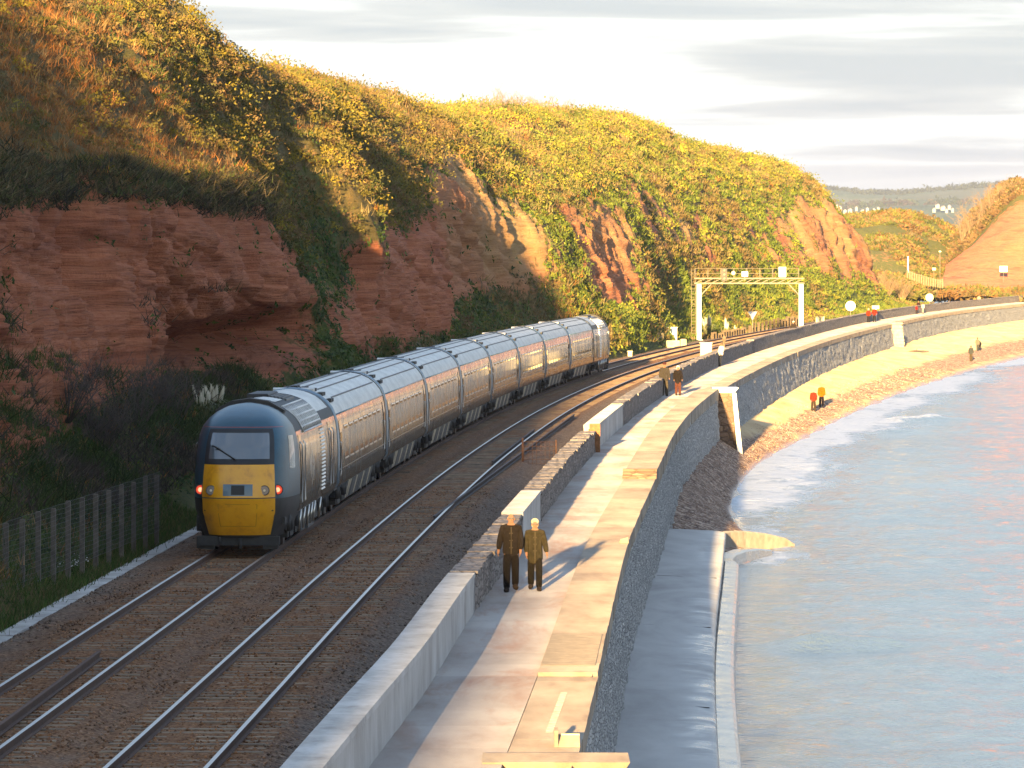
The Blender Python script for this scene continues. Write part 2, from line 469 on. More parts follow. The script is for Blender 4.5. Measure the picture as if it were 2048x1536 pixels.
# beach
m = Mat("beach", rough=0.9, spec=0.25)
sand = m.ramp(m.noise(0.45, 6, 0.62, stretch=(1, 0.25, 1), dist=0.6), [(0.3, (0.36, 0.235, 0.12)), (0.55, (0.50, 0.37, 0.21)), (0.75, (0.56, 0.45, 0.29))])
peb = m.n("ShaderNodeTexVoronoi"); peb.inputs["Scale"].default_value = 5.5; m.l(m.coord((1, 0.5, 1)), peb.inputs["Vector"])
spc = m.n("ShaderNodeSeparateColor"); m.l(peb.outputs["Color"], spc.inputs[0])
shing = m.ramp(spc.outputs[0], [(0.0, (0.075, 0.045, 0.035)), (0.5, (0.19, 0.115, 0.08)), (1.0, (0.42, 0.32, 0.25))])
sf = m.math('ADD', m.attr("shingle"), m.math('MULTIPLY', m.math('SUBTRACT', m.noise(0.7, 5, 0.6, stretch=(1, 0.3, 1)), 0.5), 0.7))
c = m.mix(m.ramp(sf, [(0.4, (0, 0, 0)), (0.6, (1, 1, 1))]), sand, shing)
c = m.mix(m.attr("wet"), c, (0.17, 0.095, 0.065))
m.color(c)
m.rough(m.mix(m.attr("wet"), (0.9, 0.9, 0.9), (0.22, 0.22, 0.22)))
m.bump(m.math('ADD', m.noise(3, 6, 0.7, stretch=(1, 0.5, 1)), m.math('MULTIPLY', peb.outputs["Distance"], m.attr("shingle"))), 0.7, 0.08)
M['beach'] = m.m
# sea
m = Mat("sea_water", (0.02, 0.05, 0.07), 0.06, spec=0.5)
m.b.inputs["IOR"].default_value = 1.33
fo = m.attr("foam")
fn = m.noise(0.9, 8, 0.68, stretch=(1.0, 0.35, 1), dist=0.8)
ff = m.ramp(m.math('ADD', m.math('SUBTRACT', fo, 0.06), m.math('MULTIPLY', m.math('SUBTRACT', fn, 0.5), 1.5)), [(0.48, (0, 0, 0)), (0.85, (1, 1, 1))])
deep = m.ramp(m.noise(0.05, 4, stretch=(1, 0.4, 1)), [(0.3, (0.13, 0.20, 0.25)), (0.7, (0.20, 0.28, 0.33))])
deep = m.mix(m.attr("shallow"), deep, (0.12, 0.125, 0.12))
m.color(m.mix(ff, deep, (0.72, 0.74, 0.76)))
rp = m.ramp(m.noise(0.8, 6, 0.65, stretch=(0.8, 0.5, 1), dist=0.4), [(0.35, (0.06, 0.06, 0.06)), (0.65, (0.16, 0.16, 0.16))])
m.rough(m.mix(ff, rp, (0.7, 0.7, 0.7)))
b1 = m.noise(1.1, 6, 0.6, stretch=(0.9, 0.55, 1), dist=0.3)
b2 = m.noise(4.5, 4, 0.6, stretch=(0.8, 0.45, 1))
m.bump(m.math('ADD', b1, m.math('MULTIPLY', b2, 0.35)), 0.7, 0.35)
M['sea'] = m.m

# painted and small materials
M['post_conc'] = simple("fence_concrete", (0.145, 0.12, 0.092), 0.9, var=0.4, scale=5)
M['wire'] = simple("galvanised_wire", (0.10, 0.10, 0.105), 0.6, 0.2, 0.1)
M['white_paint'] = simple("white_paint", (0.78, 0.77, 0.74), 0.55, var=0.08)
M['cream_paint'] = simple("cream_paint", (0.62, 0.55, 0.36), 0.6, var=0.15)
M['galv'] = simple("galvanised_steel", (0.17, 0.145, 0.10), 0.6, 0.0, 0.2, 4)
M['steel_dark'] = simple("dark_steel", (0.05, 0.047, 0.043), 0.6, 0.2, 0.3)
M['rust_timber'] = simple("brown_timber", (0.27, 0.115, 0.04), 0.8, var=0.35, scale=8)
M['timber'] = simple("weathered_timber", (0.12, 0.085, 0.05), 0.85, var=0.4, scale=3)
M['red'] = simple("red_paint", (0.5, 0.04, 0.03), 0.5)
M['black'] = simple("black_rubber", (0.015, 0.015, 0.016), 0.6, var=0.2)
M['bark'] = simple("bark", (0.17, 0.115, 0.07), 0.9, var=0.35, scale=4)
M['haybark'] = simple("dry_twigs", (0.22, 0.15, 0.085), 0.9, var=0.35, scale=4)
M['darktwig'] = simple("grey_twigs", (0.085, 0.065, 0.055), 0.9, var=0.35, scale=4)
# ================================================================== LARGE STRUCTURE
# ---------------------------------------------------------------- cliff
# per station: distance, picture outline of the slope from foot to crest, how bare the rock is
ST = [
 (88,[(-330,1060),(-420,880),(-500,640),(-560,420),(-620,330),(-1000,20),(-1400,-200)],[.3,.8,1,1,.5,0,0]),
 (105,[(-170,1010),(-260,820),(-330,600),(-380,400),(-430,330),(-800,20),(-1150,-180)],[.3,.8,1,1,.5,0,0]),
 (130,[(15,985),(-25,880),(-90,690),(-140,480),(-165,365),(-480,60),(-820,-150)],[.3,.9,1,1,.5,0,0]),
 (145,[(110,950),(60,860),(5,700),(-35,520),(-55,365),(-300,120),(-640,-120)],[.2,.7,1,1,.5,0,0]),
 (158,[(200,890),(160,800),(110,680),(45,540),(15,360),(-200,150),(-520,-110)],[.1,.7,1,1,.5,0,0]),
 (170,[(290,840),(240,745),(200,650),(135,530),(105,365),(-60,230),(-360,-80)],[.1,.8,1,1,.5,0,0]),
 (180,[(345,810),(300,725),(288,640),(272,520),(255,360),(100,240),(-230,-70)],[.1,.8,1,1,.5,0,0]),
 (188,[(385,795),(325,742),(316,610),(330,500),(318,365),(180,250),(-120,-55)],[.2,.9,1,1,.55,0,0]),
 (197,[(440,790),(380,752),(335,705),(385,575),(395,375),(280,260),(-10,-45)],[.3,1,1,1,.6,0,0]),
 (214,[(530,775),(480,748),(430,695),(485,560),(468,385),(370,265),(90,-35)],[.3,1,1,1,.6,0,0]),
 (230,[(610,755),(580,730),(550,680),(575,570),(515,395),(430,260),(200,-30)],[.3,1,1,.9,.4,0,0]),
 (242,[(685,740),(655,690),(622,615),(588,520),(530,385),(480,262),(310,-5)],[.2,.5,.4,.25,.1,0,0]),
 (254,[(735,735),(712,680),(676,600),(628,505),(572,366),(535,246),(425,80)],[.3,.7,.6,.35,.1,0,0]),
 (268,[(795,722),(782,650),(762,565),(755,450),(698,325),(622,218),(520,126)],[.3,.8,.7,.3,.1,0,0]),
 (281,[(830,712),(805,660),(785,580),(755,470),(685,350),(585,225),(500,140)],[.3,.9,.9,.6,.1,0,0]),
 (300,[(885,700),(855,655),(833,590),(812,490),(765,380),(690,260),(560,143)],[.3,.9,1,.8,.2,0,0]),
 (322,[(945,690),(895,650),(872,590),(850,480),(800,370),(720,250),(590,150)],[.1,.6,.9,.7,.2,0,0]),
 (350,[(1015,678),(950,625),(912,560),(890,440),(855,345),(775,232),(645,156)],[0,.15,.7,1,.6,0,0]),
 (380,[(1095,663),(1042,612),(1002,548),(970,435),(915,325),(830,215),(720,162)],[0,.1,.7,1,.6,0,0]),
 (403,[(1165,655),(1142,602),(1122,535),(1095,452),(1030,360),(940,238),(835,186)],[0,.2,.5,.5,.2,0,0]),
 (416,[(1203,648),(1180,595),(1155,532),(1118,462),(1052,370),(985,280),(925,212)],[0,.2,.3,.2,.1,0,0]),
 (430,[(1228,648),(1198,600),(1165,530),(1122,440),(1060,350),(995,278),(930,232)],[.1,.6,.8,.5,.1,0,0]),
 (452,[(1268,650),(1238,600),(1210,535),(1185,430),(1128,335),(1050,262),(965,224)],[.1,.6,.9,.6,.1,0,0]),
 (478,[(1310,655),(1290,592),(1268,525),(1222,420),(1155,322),(1085,252),(1005,214)],[0,.3,.5,.5,.1,0,0]),
 (510,[(1365,655),(1335,592),(1302,500),(1255,400),(1190,310),(1120,240),(1050,207)],[0,.1,.4,.5,.2,0,0]),
 (560,[(1435,648),(1400,590),(1360,500),(1310,400),(1245,310),(1180,240),(1115,206)],[0,.1,.4,.5,.2,0,0]),
 (600,[(1485,642),(1452,592),(1412,505),(1362,412),(1300,318),(1235,240),(1170,208)],[0,.1,.5,.4,.1,0,0]),
 (640,[(1535,638),(1500,585),(1450,480),(1400,395),(1345,310),(1290,250),(1215,216)],[0,.15,.3,.45,.2,0,0]),
 (700,[(1612,630),(1572,580),(1528,495),(1482,410),(1432,335),(1382,285),(1310,243)],[0,.2,.5,.35,.1,0,0]),
 (750,[(1668,625),(1640,580),(1600,510),(1560,430),(1515,352),(1465,305),(1395,270)],[0,.2,.55,.5,.15,0,0]),
 (800,[(1722,618),(1698,578),(1670,505),(1632,420),(1585,350),(1535,316),(1465,292)],[0,.25,.7,.65,.2,0,0]),
 (845,[(1765,613),(1748,580),(1730,535),(1705,470),(1645,392),(1592,340),(1530,314)],[0,.3,.8,.8,.3,0,0]),
 (868,[(1782,610),(1765,585),(1745,555),(1728,498),(1668,422),(1612,352),(1560,326)],[0,.5,.9,.7,.3,0,0]),
 (890,[(1790,606),(1750,592),(1710,560),(1680,510),(1640,450),(1590,410),(1540,395)],[0,.3,.5,.4,.2,0,0]),
 (940,[(1800,600),(1750,590),(1700,575),(1660,560),(1610,545),(1560,532),(1500,525)],[0,0,0,0,0,0,0]),
]
sd = np.array([s[0] for s in ST], float)
ctrl = np.zeros((len(ST), 11, 3)); rkc = np.zeros((len(ST), 11))
for i, (d, pl, rk) in enumerate(ST):
    ctrl[i, 0] = (float(Cx(d)) - 3.2, d, -0.75)
    for k, (x, y) in enumerate(pl):
        ctrl[i, k+1] = px(x, y, d); rkc[i, k+1] = rk[k]
    t = ctrl[i, 7]
    ctrl[i, 8] = (t[0] - 14, d, t[2] + 0.6)
    ctrl[i, 9] = (t[0] - 45, d, t[2] + 1.0)
    ctrl[i, 10] = (t[0] - 260, d, t[2] - 2.0)
ctrl[:, :, 1] = sd[:, None]
# leave room for the height of the scrub that grows on the crest
low = np.interp(sd, [230, 300, 400, 425, 470, 900], [0.3, 0.8, 1.2, 1.8, 1.6, 1.5])
ctrl[:, 5, 2] -= low*0.5; ctrl[:, 6:, 2] -= low[:, None]
NU = 820
du = np.exp(np.linspace(math.log(88), math.log(940), NU))
vs = np.concatenate([np.linspace(0, 1, 26)[:-1], np.linspace(1, 7, 190)[:-1], np.linspace(7, 8, 14)[:-1], np.linspace(8, 10, 10)])
NV = len(vs)
A = hermite(np.log(sd), ctrl, np.log(du))            # NU x 11 x 3
R = np.clip(hermite(np.log(sd), rkc, np.log(du)), 0, 1)
G = hermite(np.arange(11), A.transpose(1, 0, 2), vs).transpose(1, 0, 2)   # NU x NV x 3
ROCK = np.clip(hermite(np.arange(11), R.T, vs).T, 0, 1)
G[:, :, 1] = du[:, None]
VV = np.broadcast_to(vs[None, :], (NU, NV)); DD = np.broadcast_to(du[:, None], (NU, NV))
def normals(G):
    a = np.gradient(G, axis=0); b = np.gradient(G, axis=1)
    n = np.cross(a, b); return n / (np.linalg.norm(n, axis=2, keepdims=True) + 1e-9)
nrm = normals(G)
X, Y, Z = G[:, :, 0], G[:, :, 1], G[:, :, 2]
rk = np.clip(ROCK + 0.35 * fbm(X*0.22, Y*0.12, Z*0.3, 4, 3), 0, 1)
edge = np.clip(VV, 0, 1) * np.clip((10 - VV) / 2.5, 0, 1)
big = fbm(Y*0.05, Z*0.05, X*0.02, 3, 21) * 1.1
gully = -np.abs(fbm(Y*0.16 + Z*0.10, Z*0.035, X*0.03, 3, 33)) * 2.4 + 0.7
dip = Z*1.15 + Y*0.10 + fbm(Y*0.06, Z*0.1, X*0.1, 3, 5)*1.2
saw = lambda q: (q - np.floor(q))
ledge = vnoise(dip*1.3, Y*0.03, 0*Z, 40)*0.32 + (saw(dip*0.8)**0.5-0.6)*0.34*(0.5+0.5*vnoise(Y*0.12, Z*0.3, 0*Z, 43)) + (saw(dip*2.7+0.3)**0.6-0.6)*0.14
crack = np.clip(1 - np.abs(vnoise(Y*0.28 + Z*0.07, Z*0.06, X*0.0, 44))*9, 0, 1)*0.95 + np.clip(1 - np.abs(vnoise(Y*0.7 + Z*0.2, Z*0.25, X*0.0, 45))*8, 0, 1)*0.18
ledge = ledge - crack
rough = fbm(X*0.9, Y*0.7, Z*1.2, 5, 55, 0.6) * 0.42
mott = fbm(X*0.5, Y*0.4, Z*0.5, 4, 66) * 0.55
far = np.clip(DD/300.0, 0.9, 1.15)
disp = big*(0.5+0.5*far) + rk*(gully*0.85*far*np.clip(1.6-DD/700, .45, 1) + ledge + rough) + (1-rk)*(mott + gully*0.35*far)
G = G + nrm * (disp * edge)[:, :, None]
# undercut notches in the near face
dens = np.clip(1 - np.abs((G[:, :, 2] - 3.9 - 0.012*(DD-190)) / 1.3), 0, 1) * np.clip((DD-186)/8, 0, 1) * np.clip((246-DD)/10, 0, 1)
G[:, :, 0] -= dens * 3.2 * rk
nrm = normals(G)
# soil / rock / green masks used by the material and by the planting
rkm = np.clip(rk + 0.15*(np.clip(1.25 - nrm[:, :, 2]*1.6, -1, 1)) - 0.05, 0, 1)
rkm[VV > 6.6] = 0
gr = np.clip(0.55 * np.clip((3.4 - VV)/1.2, 0, 1) * np.clip((DD-120)/60, 0.3, 1) + 0.8*fbm(Y*0.045+Z*0.12, Z*0.03, X*0.02, 3, 77) + np.where((DD > 430) & (VV < 5.0), 0.55, 0.0) + np.where((DD > 236) & (DD < 262) & (VV < 5.2), 0.5, 0.0), 0, 1)
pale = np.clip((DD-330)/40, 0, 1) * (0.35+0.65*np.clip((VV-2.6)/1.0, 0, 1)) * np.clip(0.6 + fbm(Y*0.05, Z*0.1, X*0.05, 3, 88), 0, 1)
me = np_mesh("cliff", G.reshape(-1, 3), grid_faces(NU, NV), True)
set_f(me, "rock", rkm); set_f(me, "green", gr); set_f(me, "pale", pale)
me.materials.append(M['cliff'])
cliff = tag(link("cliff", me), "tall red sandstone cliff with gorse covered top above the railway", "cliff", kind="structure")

# ---------------------------------------------------------------- headland behind the viewer that shades the near ground
SIL = [(-140,58),(-60,48),(-45.3,38.5),(-36.3,31),(-32.8,27.2),(-26,24.1),(-19,16.9),(-13.5,11.4),(-11.7,10.2),(-9.3,7.2),(-7.7,4.3),(-4.5,-0.8),(0,-9),(6,-14)]
us = np.array([s[0] for s in SIL][::1], float); wsil = np.array([s[1] for s in SIL], float)
TE = math.tan(rad(SUN_EL))
yy = np.linspace(-330, -45, 60); uu = np.concatenate([np.linspace(-140, -46, 20)[:-1], np.linspace(-46, 6, 110)])
UU, YY = np.meshgrid(uu, yy, indexing='ij')
sil = np.interp(UU, us, wsil) + fbm(UU*0.55, YY*0.05, 0*UU, 4, 91)*0.55 + fbm(UU*0.16, 0*YY, 0*UU, 2, 92)*0.8*np.clip((-UU-14)/10, 0, 1)
drop = np.abs(YY + 130)/85.0
HZ = sil - TE*YY - 3.0*drop**2*np.clip(drop, 0, 2) - 6*np.clip(drop-1.6, 0, 9)
HX = UU + SUN_HEAD*YY
me = np_mesh("headland", np.stack([HX, YY, np.maximum(HZ, -4.5)], 2).reshape(-1, 3), grid_faces(len(uu), len(yy)), True)
set_f(me, "rock", np.full(HX.shape, 0.2)); set_f(me, "green", np.full(HX.shape, 0.3)); set_f(me, "pale", 0*HX)
me.materials.append(M['cliff'])
tag(link("headland", me), "grassy headland rising beside the line behind the viewpoint", "headland", kind="structure")

# ---------------------------------------------------------------- track bed
ds = np.concatenate([np.linspace(60, 180, 420)[:-1], np.exp(np.linspace(math.log(180), math.log(1200), 260))])
cs = np.linspace(0, 1, 70)
Lx = Cx(ds) - 3.9; Rx = Px(ds) - 0.30
BX = Lx[:, None] + (Rx - Lx)[:, None]*cs[None, :]
BD = np.broadcast_to(ds[:, None], BX.shape)
off = BX - Cx(ds)[:, None]
t1 = np.abs(off); t2 = np.abs(off - 3.5)
tn = np.minimum(t1, t2)
BZ = -0.160 - 0.10*np.clip((tn-1.35)/0.5, 0, 1) - 0.16*np.clip((off-5.0)/1.2, 0, 1) + 0.03*fbm(BX*2.2, BD*1.2, 0*BX, 4, 12) + 0.05*fbm(BX*0.6, BD*0.3, 0*BX, 3, 14)*np.clip((tn-1.2)/0.5, 0, 1)
BZ = BZ - 0.15*np.clip((-off-2.4)/0.4, 0, 1)
me = np_mesh("track_bed", np.stack([BX, BD, BZ], 2).reshape(-1, 3), grid_faces(len(ds), 70), True)
rustv = np.clip(1.05 - np.clip(tn-0.5, 0, 9)*0.38, 0, 1) - 0.55*np.clip((off-4.6)/0.8, 0, 1)
set_f(me, "rust", rustv)
me.materials.append(M['ballast'])
tag(link("track_bed", me), "rusty brown ballast bed under the two railway tracks", "ballast", kind="structure")
def bed_z(x, d):
    o = x - Cx(d); tn = np.minimum(np.abs(o), np.abs(o-3.5))
    return -0.175 - 0.10*np.clip((tn-1.35)/0.5, 0, 1) - 0.16*np.clip((o-5.0)/1.2, 0, 1) - 0.15*np.clip((-o-2.4)/0.4, 0, 1)

def sweep(name, ds, prof, path, mats, mi=None, parent=None, smooth=False, closed=True):
    """prof: list of (dx, z) or function d-> list; swept along path(d)"""
    V = []; n = None
    for d in ds:
        pr = prof(d) if callable(prof) else prof
        n = len(pr); x = float(path(d))
        sl = (float(path(d+0.5)) - float(path(d-0.5)))
        for dx, z in pr: V.append((x + dx, d - dx*sl, z))
    f = []; mm = []
    k = n if closed else n-1
    for i in range(len(ds)-1):
        for j in range(k):
            f.append((i*n+j, i*n+(j+1) % n, (i+1)*n+(j+1) % n, (i+1)*n+j)); mm.append(mi[j] if mi else 0)
    if closed:
        f.append(tuple(range(n))[::-1]); mm.append(mi[0] if mi else 0)
        f.append(tuple((len(ds)-1)*n + j for j in range(n))); mm.append(mi[0] if mi else 0)
    b = MB(); b.v = V; b.f = f; b.m = mm; b.sm = [smooth]*len(f)
    return b.build(name, mats, parent)

# rails and sleepers: each track is a thing
rail_ds = list(np.concatenate([np.arange(62, 400, 6.0), np.arange(400, 1180, 12.0)]))
RP = [(-0.036, 0.0), (0.036, 0.0), (0.036, -0.04), (0.012, -0.055), (0.012, -0.125), (0.07, -0.14), (0.07, -0.155), (-0.07, -0.155), (-0.07, -0.14), (-0.012, -0.125), (-0.012, -0.055), (-0.036, -0.04)]
slp = MB().box(-1.3, 1.3, -0.125, 0.125, -0.30, -0.15, b=0.02).mesh("sleeper", M['sleeper'])
for ti, (toff, lab) in enumerate(((0.0, "left-hand railway track that carries the train beside the cliff"), (3.5, "empty railway track beside the sea wall parapet"))):
    trk = thing("railway_track", lab, "railway track", (0, 0, 0), group="the two railway tracks")
    for s in (-0.7535, 0.7535):
        sweep("rail", rail_ds, RP, lambda d, s=s: Cx(d) + toff + s, [M['rail_side'], M['rail_top']], [1] + [0]*11, trk)
    d = 66.0; k = 0; rest = MB()
    while d < 620:
        sl = float(Cx(d+1)) - float(Cx(d)); x = float(Cx(d)) + toff
        if k < 290:
            o = link("sleeper", slp, trk); o.location = (x, d, random.uniform(-0.012, 0.006)); o.rotation_euler = (0, 0, -math.atan(sl) + random.uniform(-.01, .01))
        else:
            a = -math.atan(sl); ca, sa = math.cos(a), math.sin(a)
            rest.hexa([(x+px_*ca-py_*sa, d+px_*sa+py_*ca, pz_) for pz_ in (-0.3, -0.15) for px_, py_ in ((-1.3,-.125),(1.3,-.125),(1.3,.125),(-1.3,.125))])
        d += 0.66; k += 1
    tag(rest.build("far_sleepers", M['sleeper'], trk), kind="stuff")

# loose ballast stones on the near bed
NS = 28000
sdv = 66 + 110*RNG.random(NS)**1.5; sx = Cx(sdv) - 2.6 + (Px(sdv) - 0.6 - Cx(sdv) + 2.6)*RNG.random(NS)
sz = bed_z(sx, sdv) + 0.02
oct_v = np.array([(1,0,0),(-1,0,0),(0,1,0),(0,-1,0),(0,0,1),(0,0,-1)], float)
oct_f = np.array([(0,2,4),(2,1,4),(1,3,4),(3,0,4),(2,0,5),(1,2,5),(3,1,5),(0,3,5)])
sr = RNG.uniform(0.018, 0.042, NS)
jit = RNG.uniform(0.55, 1.35, (NS, 6, 1))
ang = RNG.uniform(0, 6.28, NS); ca, sa = np.cos(ang)[:, None], np.sin(ang)[:, None]
ov = oct_v[None]*jit; vx = ov[:, :, 0]*ca - ov[:, :, 1]*sa; vy = ov[:, :, 0]*sa + ov[:, :, 1]*ca
SV = np.stack([vx, vy, ov[:, :, 2]*0.8], 2)*sr[:, None, None] + np.stack([sx, sdv, sz], 1)[:, None, :]
SFc = (oct_f[None] + (np.arange(NS)*6)[:, None, None]).reshape(-1, 3)
me = np_mesh("ballast_stones", SV.reshape(-1, 3), SFc)
offs = sx - Cx(sdv); tns = np.minimum(np.abs(offs), np.abs(offs-3.5))
rs = np.clip(np.clip(1.1 - np.clip(tns-0.5, 0, 9)*0.5, 0.1, 1) - 0.5*np.clip((offs-4.6)/0.8, 0, 1) + RNG.normal(0, .2, NS), 0, 1)[:, None]
lum = RNG.uniform(0.5, 1.7, NS)[:, None]
cc = (rs*np.array([[0.21, 0.10, 0.048]]) + (1-rs)*np.array([[0.185, 0.138, 0.108]]))*lum
set_col(me, "col", np.repeat(cc, 6, 0)); me.materials.append(M['stonec'])
tag(link("ballast_stones", me), "loose brown and grey ballast stones between the rails", "ballast", kind="stuff")

# spare rails lying in the four-foot
def lay_rail(label, pts, mats):
    a, b_ = Vector(pts[0]), Vector(pts[1]); t = (b_-a).normalized(); u = Vector((t.y, -t.x, 0))
    m = MB(); m.v = [tuple(q + u*dx + Vector((0, 0, z))) for q in (a, b_) for dx, z in RP]; n = 12
    m.f = [(j, (j+1) % n, n+(j+1) % n, n+j) for j in range(n)] + [tuple(range(n))[::-1], tuple(range(n, 2*n))]; m.m = [0]*len(m.f); m.sm = [False]*len(m.f)
    tag(m.build("spare_rail", mats), label, "rail", "spare rails lying between the running rails")
zr = 0.02
lay_rail("dark rusty spare rail lying along the empty track, the longer of a pair", [ground(868, 1032, zr), ground(1148, 828, zr)], M['old_rail'])
lay_rail("dark rusty spare rail lying along the empty track, the short one bent away", [ground(985, 922, zr), ground(1068, 858, zr)], M['old_rail'])
lay_rail("rusty spare rail lying between the rails in front of the yellow nose", [ground(-30, 1470, zr), ground(198, 1302, zr)], M['rail_side'])

# ---------------------------------------------------------------- sea wall: walkway, coping, face, apron
wall = thing("sea_wall", "long curving stone sea wall carrying a concrete footpath above the beach", "sea wall")
wall["kind"] = "structure"
def stripz(d):
    if d < 94: return 0.0
    if d < 178: return 0.075
    if d < 292: return 0.30
    return 0.10
wds = list(np.concatenate([np.arange(60, 300, 4.0), np.arange(300, 1190, 8.0)]))
def wprof(d):
    b = 0.10 if d < 300 else 0.28
    zb = -4.6
    top = stripz(d) - 0.20
    return [(-0.02, top), (b*0.55, -1.3), (b*1.2+0.05, zb), (-2.0, zb), (-2.0, top)]
# roughened face
fd = np.concatenate([np.arange(60, 200, 0.5), np.exp(np.linspace(math.log(200), math.log(1190), 700))])
fz = np.linspace(0, 1, 30)
FD, FZ = np.meshgrid(fd, fz, indexing='ij')
top = np.array([stripz(d) - 0.02 for d in fd])[:, None]
zz_ = top + (-4.7 - top)*FZ
bat = np.where(FD < 300, 0.06, 0.16)*(-zz_)
FX = Ex(fd)[:, None] + bat + 0.10*fbm(FD*0.9, zz_*1.8, 0*FD, 4, 101, 0.65)*np.clip(FD/150, 1, 2.2) - 0.03
me = np_mesh("wall_face", np.stack([FX, FD, zz_], 2).reshape(-1, 3), grid_faces(len(fd), 30), True)
me.materials.append(M['masonry']); link("wall_face", me, wall)

slab_joint = 0.005
def strip_piece(name, d0, d1, fa, fb, z0, z1, mat, parent, b=0.0):
    m = MB(); xa0, xb0, xa1, xb1 = float(fa(d0)), float(fb(d0)), float(fa(d1)), float(fb(d1))
    m.hexa([(xa0,d0,z0),(xb0,d0,z0),(xb1,d1,z0),(xa1,d1,z0),(xa0+b,d0+b,z1),(xb0-b,d0+b,z1),(xb1-b,d1-b,z1),(xa1+b,d1-b,z1)])
    return m.build(name, mat, parent)
mid = lambda d: Ex(d) - 1.05
d = 62.0
while d < 330:
    ln = random.uniform(2.6, 4.4) if d < 200 else random.uniform(5, 8)
    o = strip_piece("path_slab", d, d+ln-slab_joint, lambda q: Px(q) - 0.02, lambda q: mid(q) - 0.012, -0.4, random.uniform(-0.0006, 0.0004), M['walk'], wall)
    d += ln
sweep("far_path", [330, 340, 360]+list(np.arange(380, 1190, 12.0)), lambda d: [(0, 0.0), (float(Ex(d)-Px(d))-1.0, 0.0), (float(Ex(d)-Px(d))-1.0, -0.4), (0, -0.4)], lambda d: Px(d) - 0.02, M['walk'], parent=wall)
d = 79.2
bd_ = [94.0, 178.0, 292.0]
while d < 420:
    ln = random.uniform(1.9, 3.4) if d < 200 else random.uniform(4, 7)
    nd = d + ln
    for q in bd_:
        if d < q - 0.1 < nd: nd = q
    z = stripz(d + 0.1)
    pr = 0.05 + random.uniform(-0.012, 0.012)
    strip_piece("coping_slab", d, nd-slab_joint, mid, lambda q: Ex(q) + pr, -0.35, z + random.uniform(-0.0008, 0.0008), M['coping'], wall, 0.0)
    d = nd
sweep("far_coping", list(np.arange(420, 1190, 10.0)), lambda d: [(-1.0, 0.1), (0.1, 0.1), (0.1, -0.3), (-1.0, -0.3)], Ex, M['coping'], parent=wall)
# tarmac patches and stains let into the path: painted repair bands
for (p0, p1, wd) in (((1128,1385),(1098,1465),0.12),):
    a, b_ = ground(*p0, stripz(ground(*p0)[1])+0.004), ground(*p1, stripz(ground(*p1)[1])+0.004)
    MB().add([(a[0]-wd/2,a[1],a[2]),(a[0]+wd/2,a[1],a[2]),(b_[0]+wd/2,b_[1],b_[2]),(b_[0]-wd/2,b_[1],b_[2])], [(0,1,2,3)]).build("repair_strip", simple("mortar_repair", (0.29,0.25,0.21), 0.85, var=0.5, scale=6), wall)
strip_piece("tarmac_patch", 95.6, 103.5, lambda q: Ex(q) - 1.03, lambda q: Ex(q) - 0.03, 0.03, 0.086, simple("old_tarmac", (0.15, 0.125, 0.10), 0.9, var=0.25, scale=5), wall)

# stair head close to the viewer
m = MB()
zt = 0.03
m.hexa([(-0.35,78.2,-0.55),(1.45,78.2,-0.55),(1.45,79.15,-0.55),(-0.35,79.15,-0.55),(-0.45,77.6,zt),(1.78,77.6,zt),(1.78,79.15,zt),(-0.45,79.15,zt)])
sh = tag(thing("beach_stairs", "sunlit concrete stair head jutting from the path close to the viewer", "stairs"), kind="thing")
m.build("landing", M['coping'], sh)
MB().box(-0.3, 1.4, 78.3, 79.1, -4.6, -0.552).build("support", M['pale_stone'], sh)
for i in range(7):
    MB().box(-0.3, 1.35, 77.6-0.32*(i+1), 77.6-0.32*i-0.004, -4.6, -0.18*(i+1)).build("step", M['coping'], sh)
bx = tag(thing("drain_box", "small open concrete box at the path edge behind the stair head", "box", (0.86, 80.6, 0)), kind="thing")
MB().prism([(-0.2,0.002),(-0.14,0.002),(-0.14,0.26),(-0.2,0.26)], 'y', -0.28, 0.28).build("side", M['coping'], bx)
MB().box(-0.137, 0.2, 0.24, 0.3, 0.002, 0.16).build("rear", M['pale_stone'], bx)
MB().hexa([(-0.137,-0.28,0.002),(0.2,-0.28,0.002),(0.2,0.237,0.002),(-0.137,0.237,0.002),(-0.137,-0.28,0.02),(0.2,-0.28,0.02),(0.2,0.237,0.14),(-0.137,0.237,0.14)]).build("sloping_floor", M['coping'], bx)

# steps block where the coping rises
stp = thing("coping_steps", "stacked stone steps on the path edge where the coping rises", "steps", (0, 0, 0))
for i in range(3):
    strip_piece("step", 177.0+0.33*i, 177.98, lambda q: mid(q)-0.05, lambda q: Ex(q)+0.07, 0.078+0.11*i, 0.078+0.105*(i+1), M['brownstone'], stp)
lst = thing("edge_stone", "small pale stone sitting on the path edge beyond the couple", "stone", (float(Ex(137))-0.06, 137.0, 0.08))
MB().hexa([(-.14,-.3,0),(.12,-.34,0),(.14,.3,0),(-.12,.33,0),(-.10,-.22,.10),(.10,-.2,.16),(.11,.22,.13),(-.09,.26,.09)]).build("boulder", M['coping'], lst)

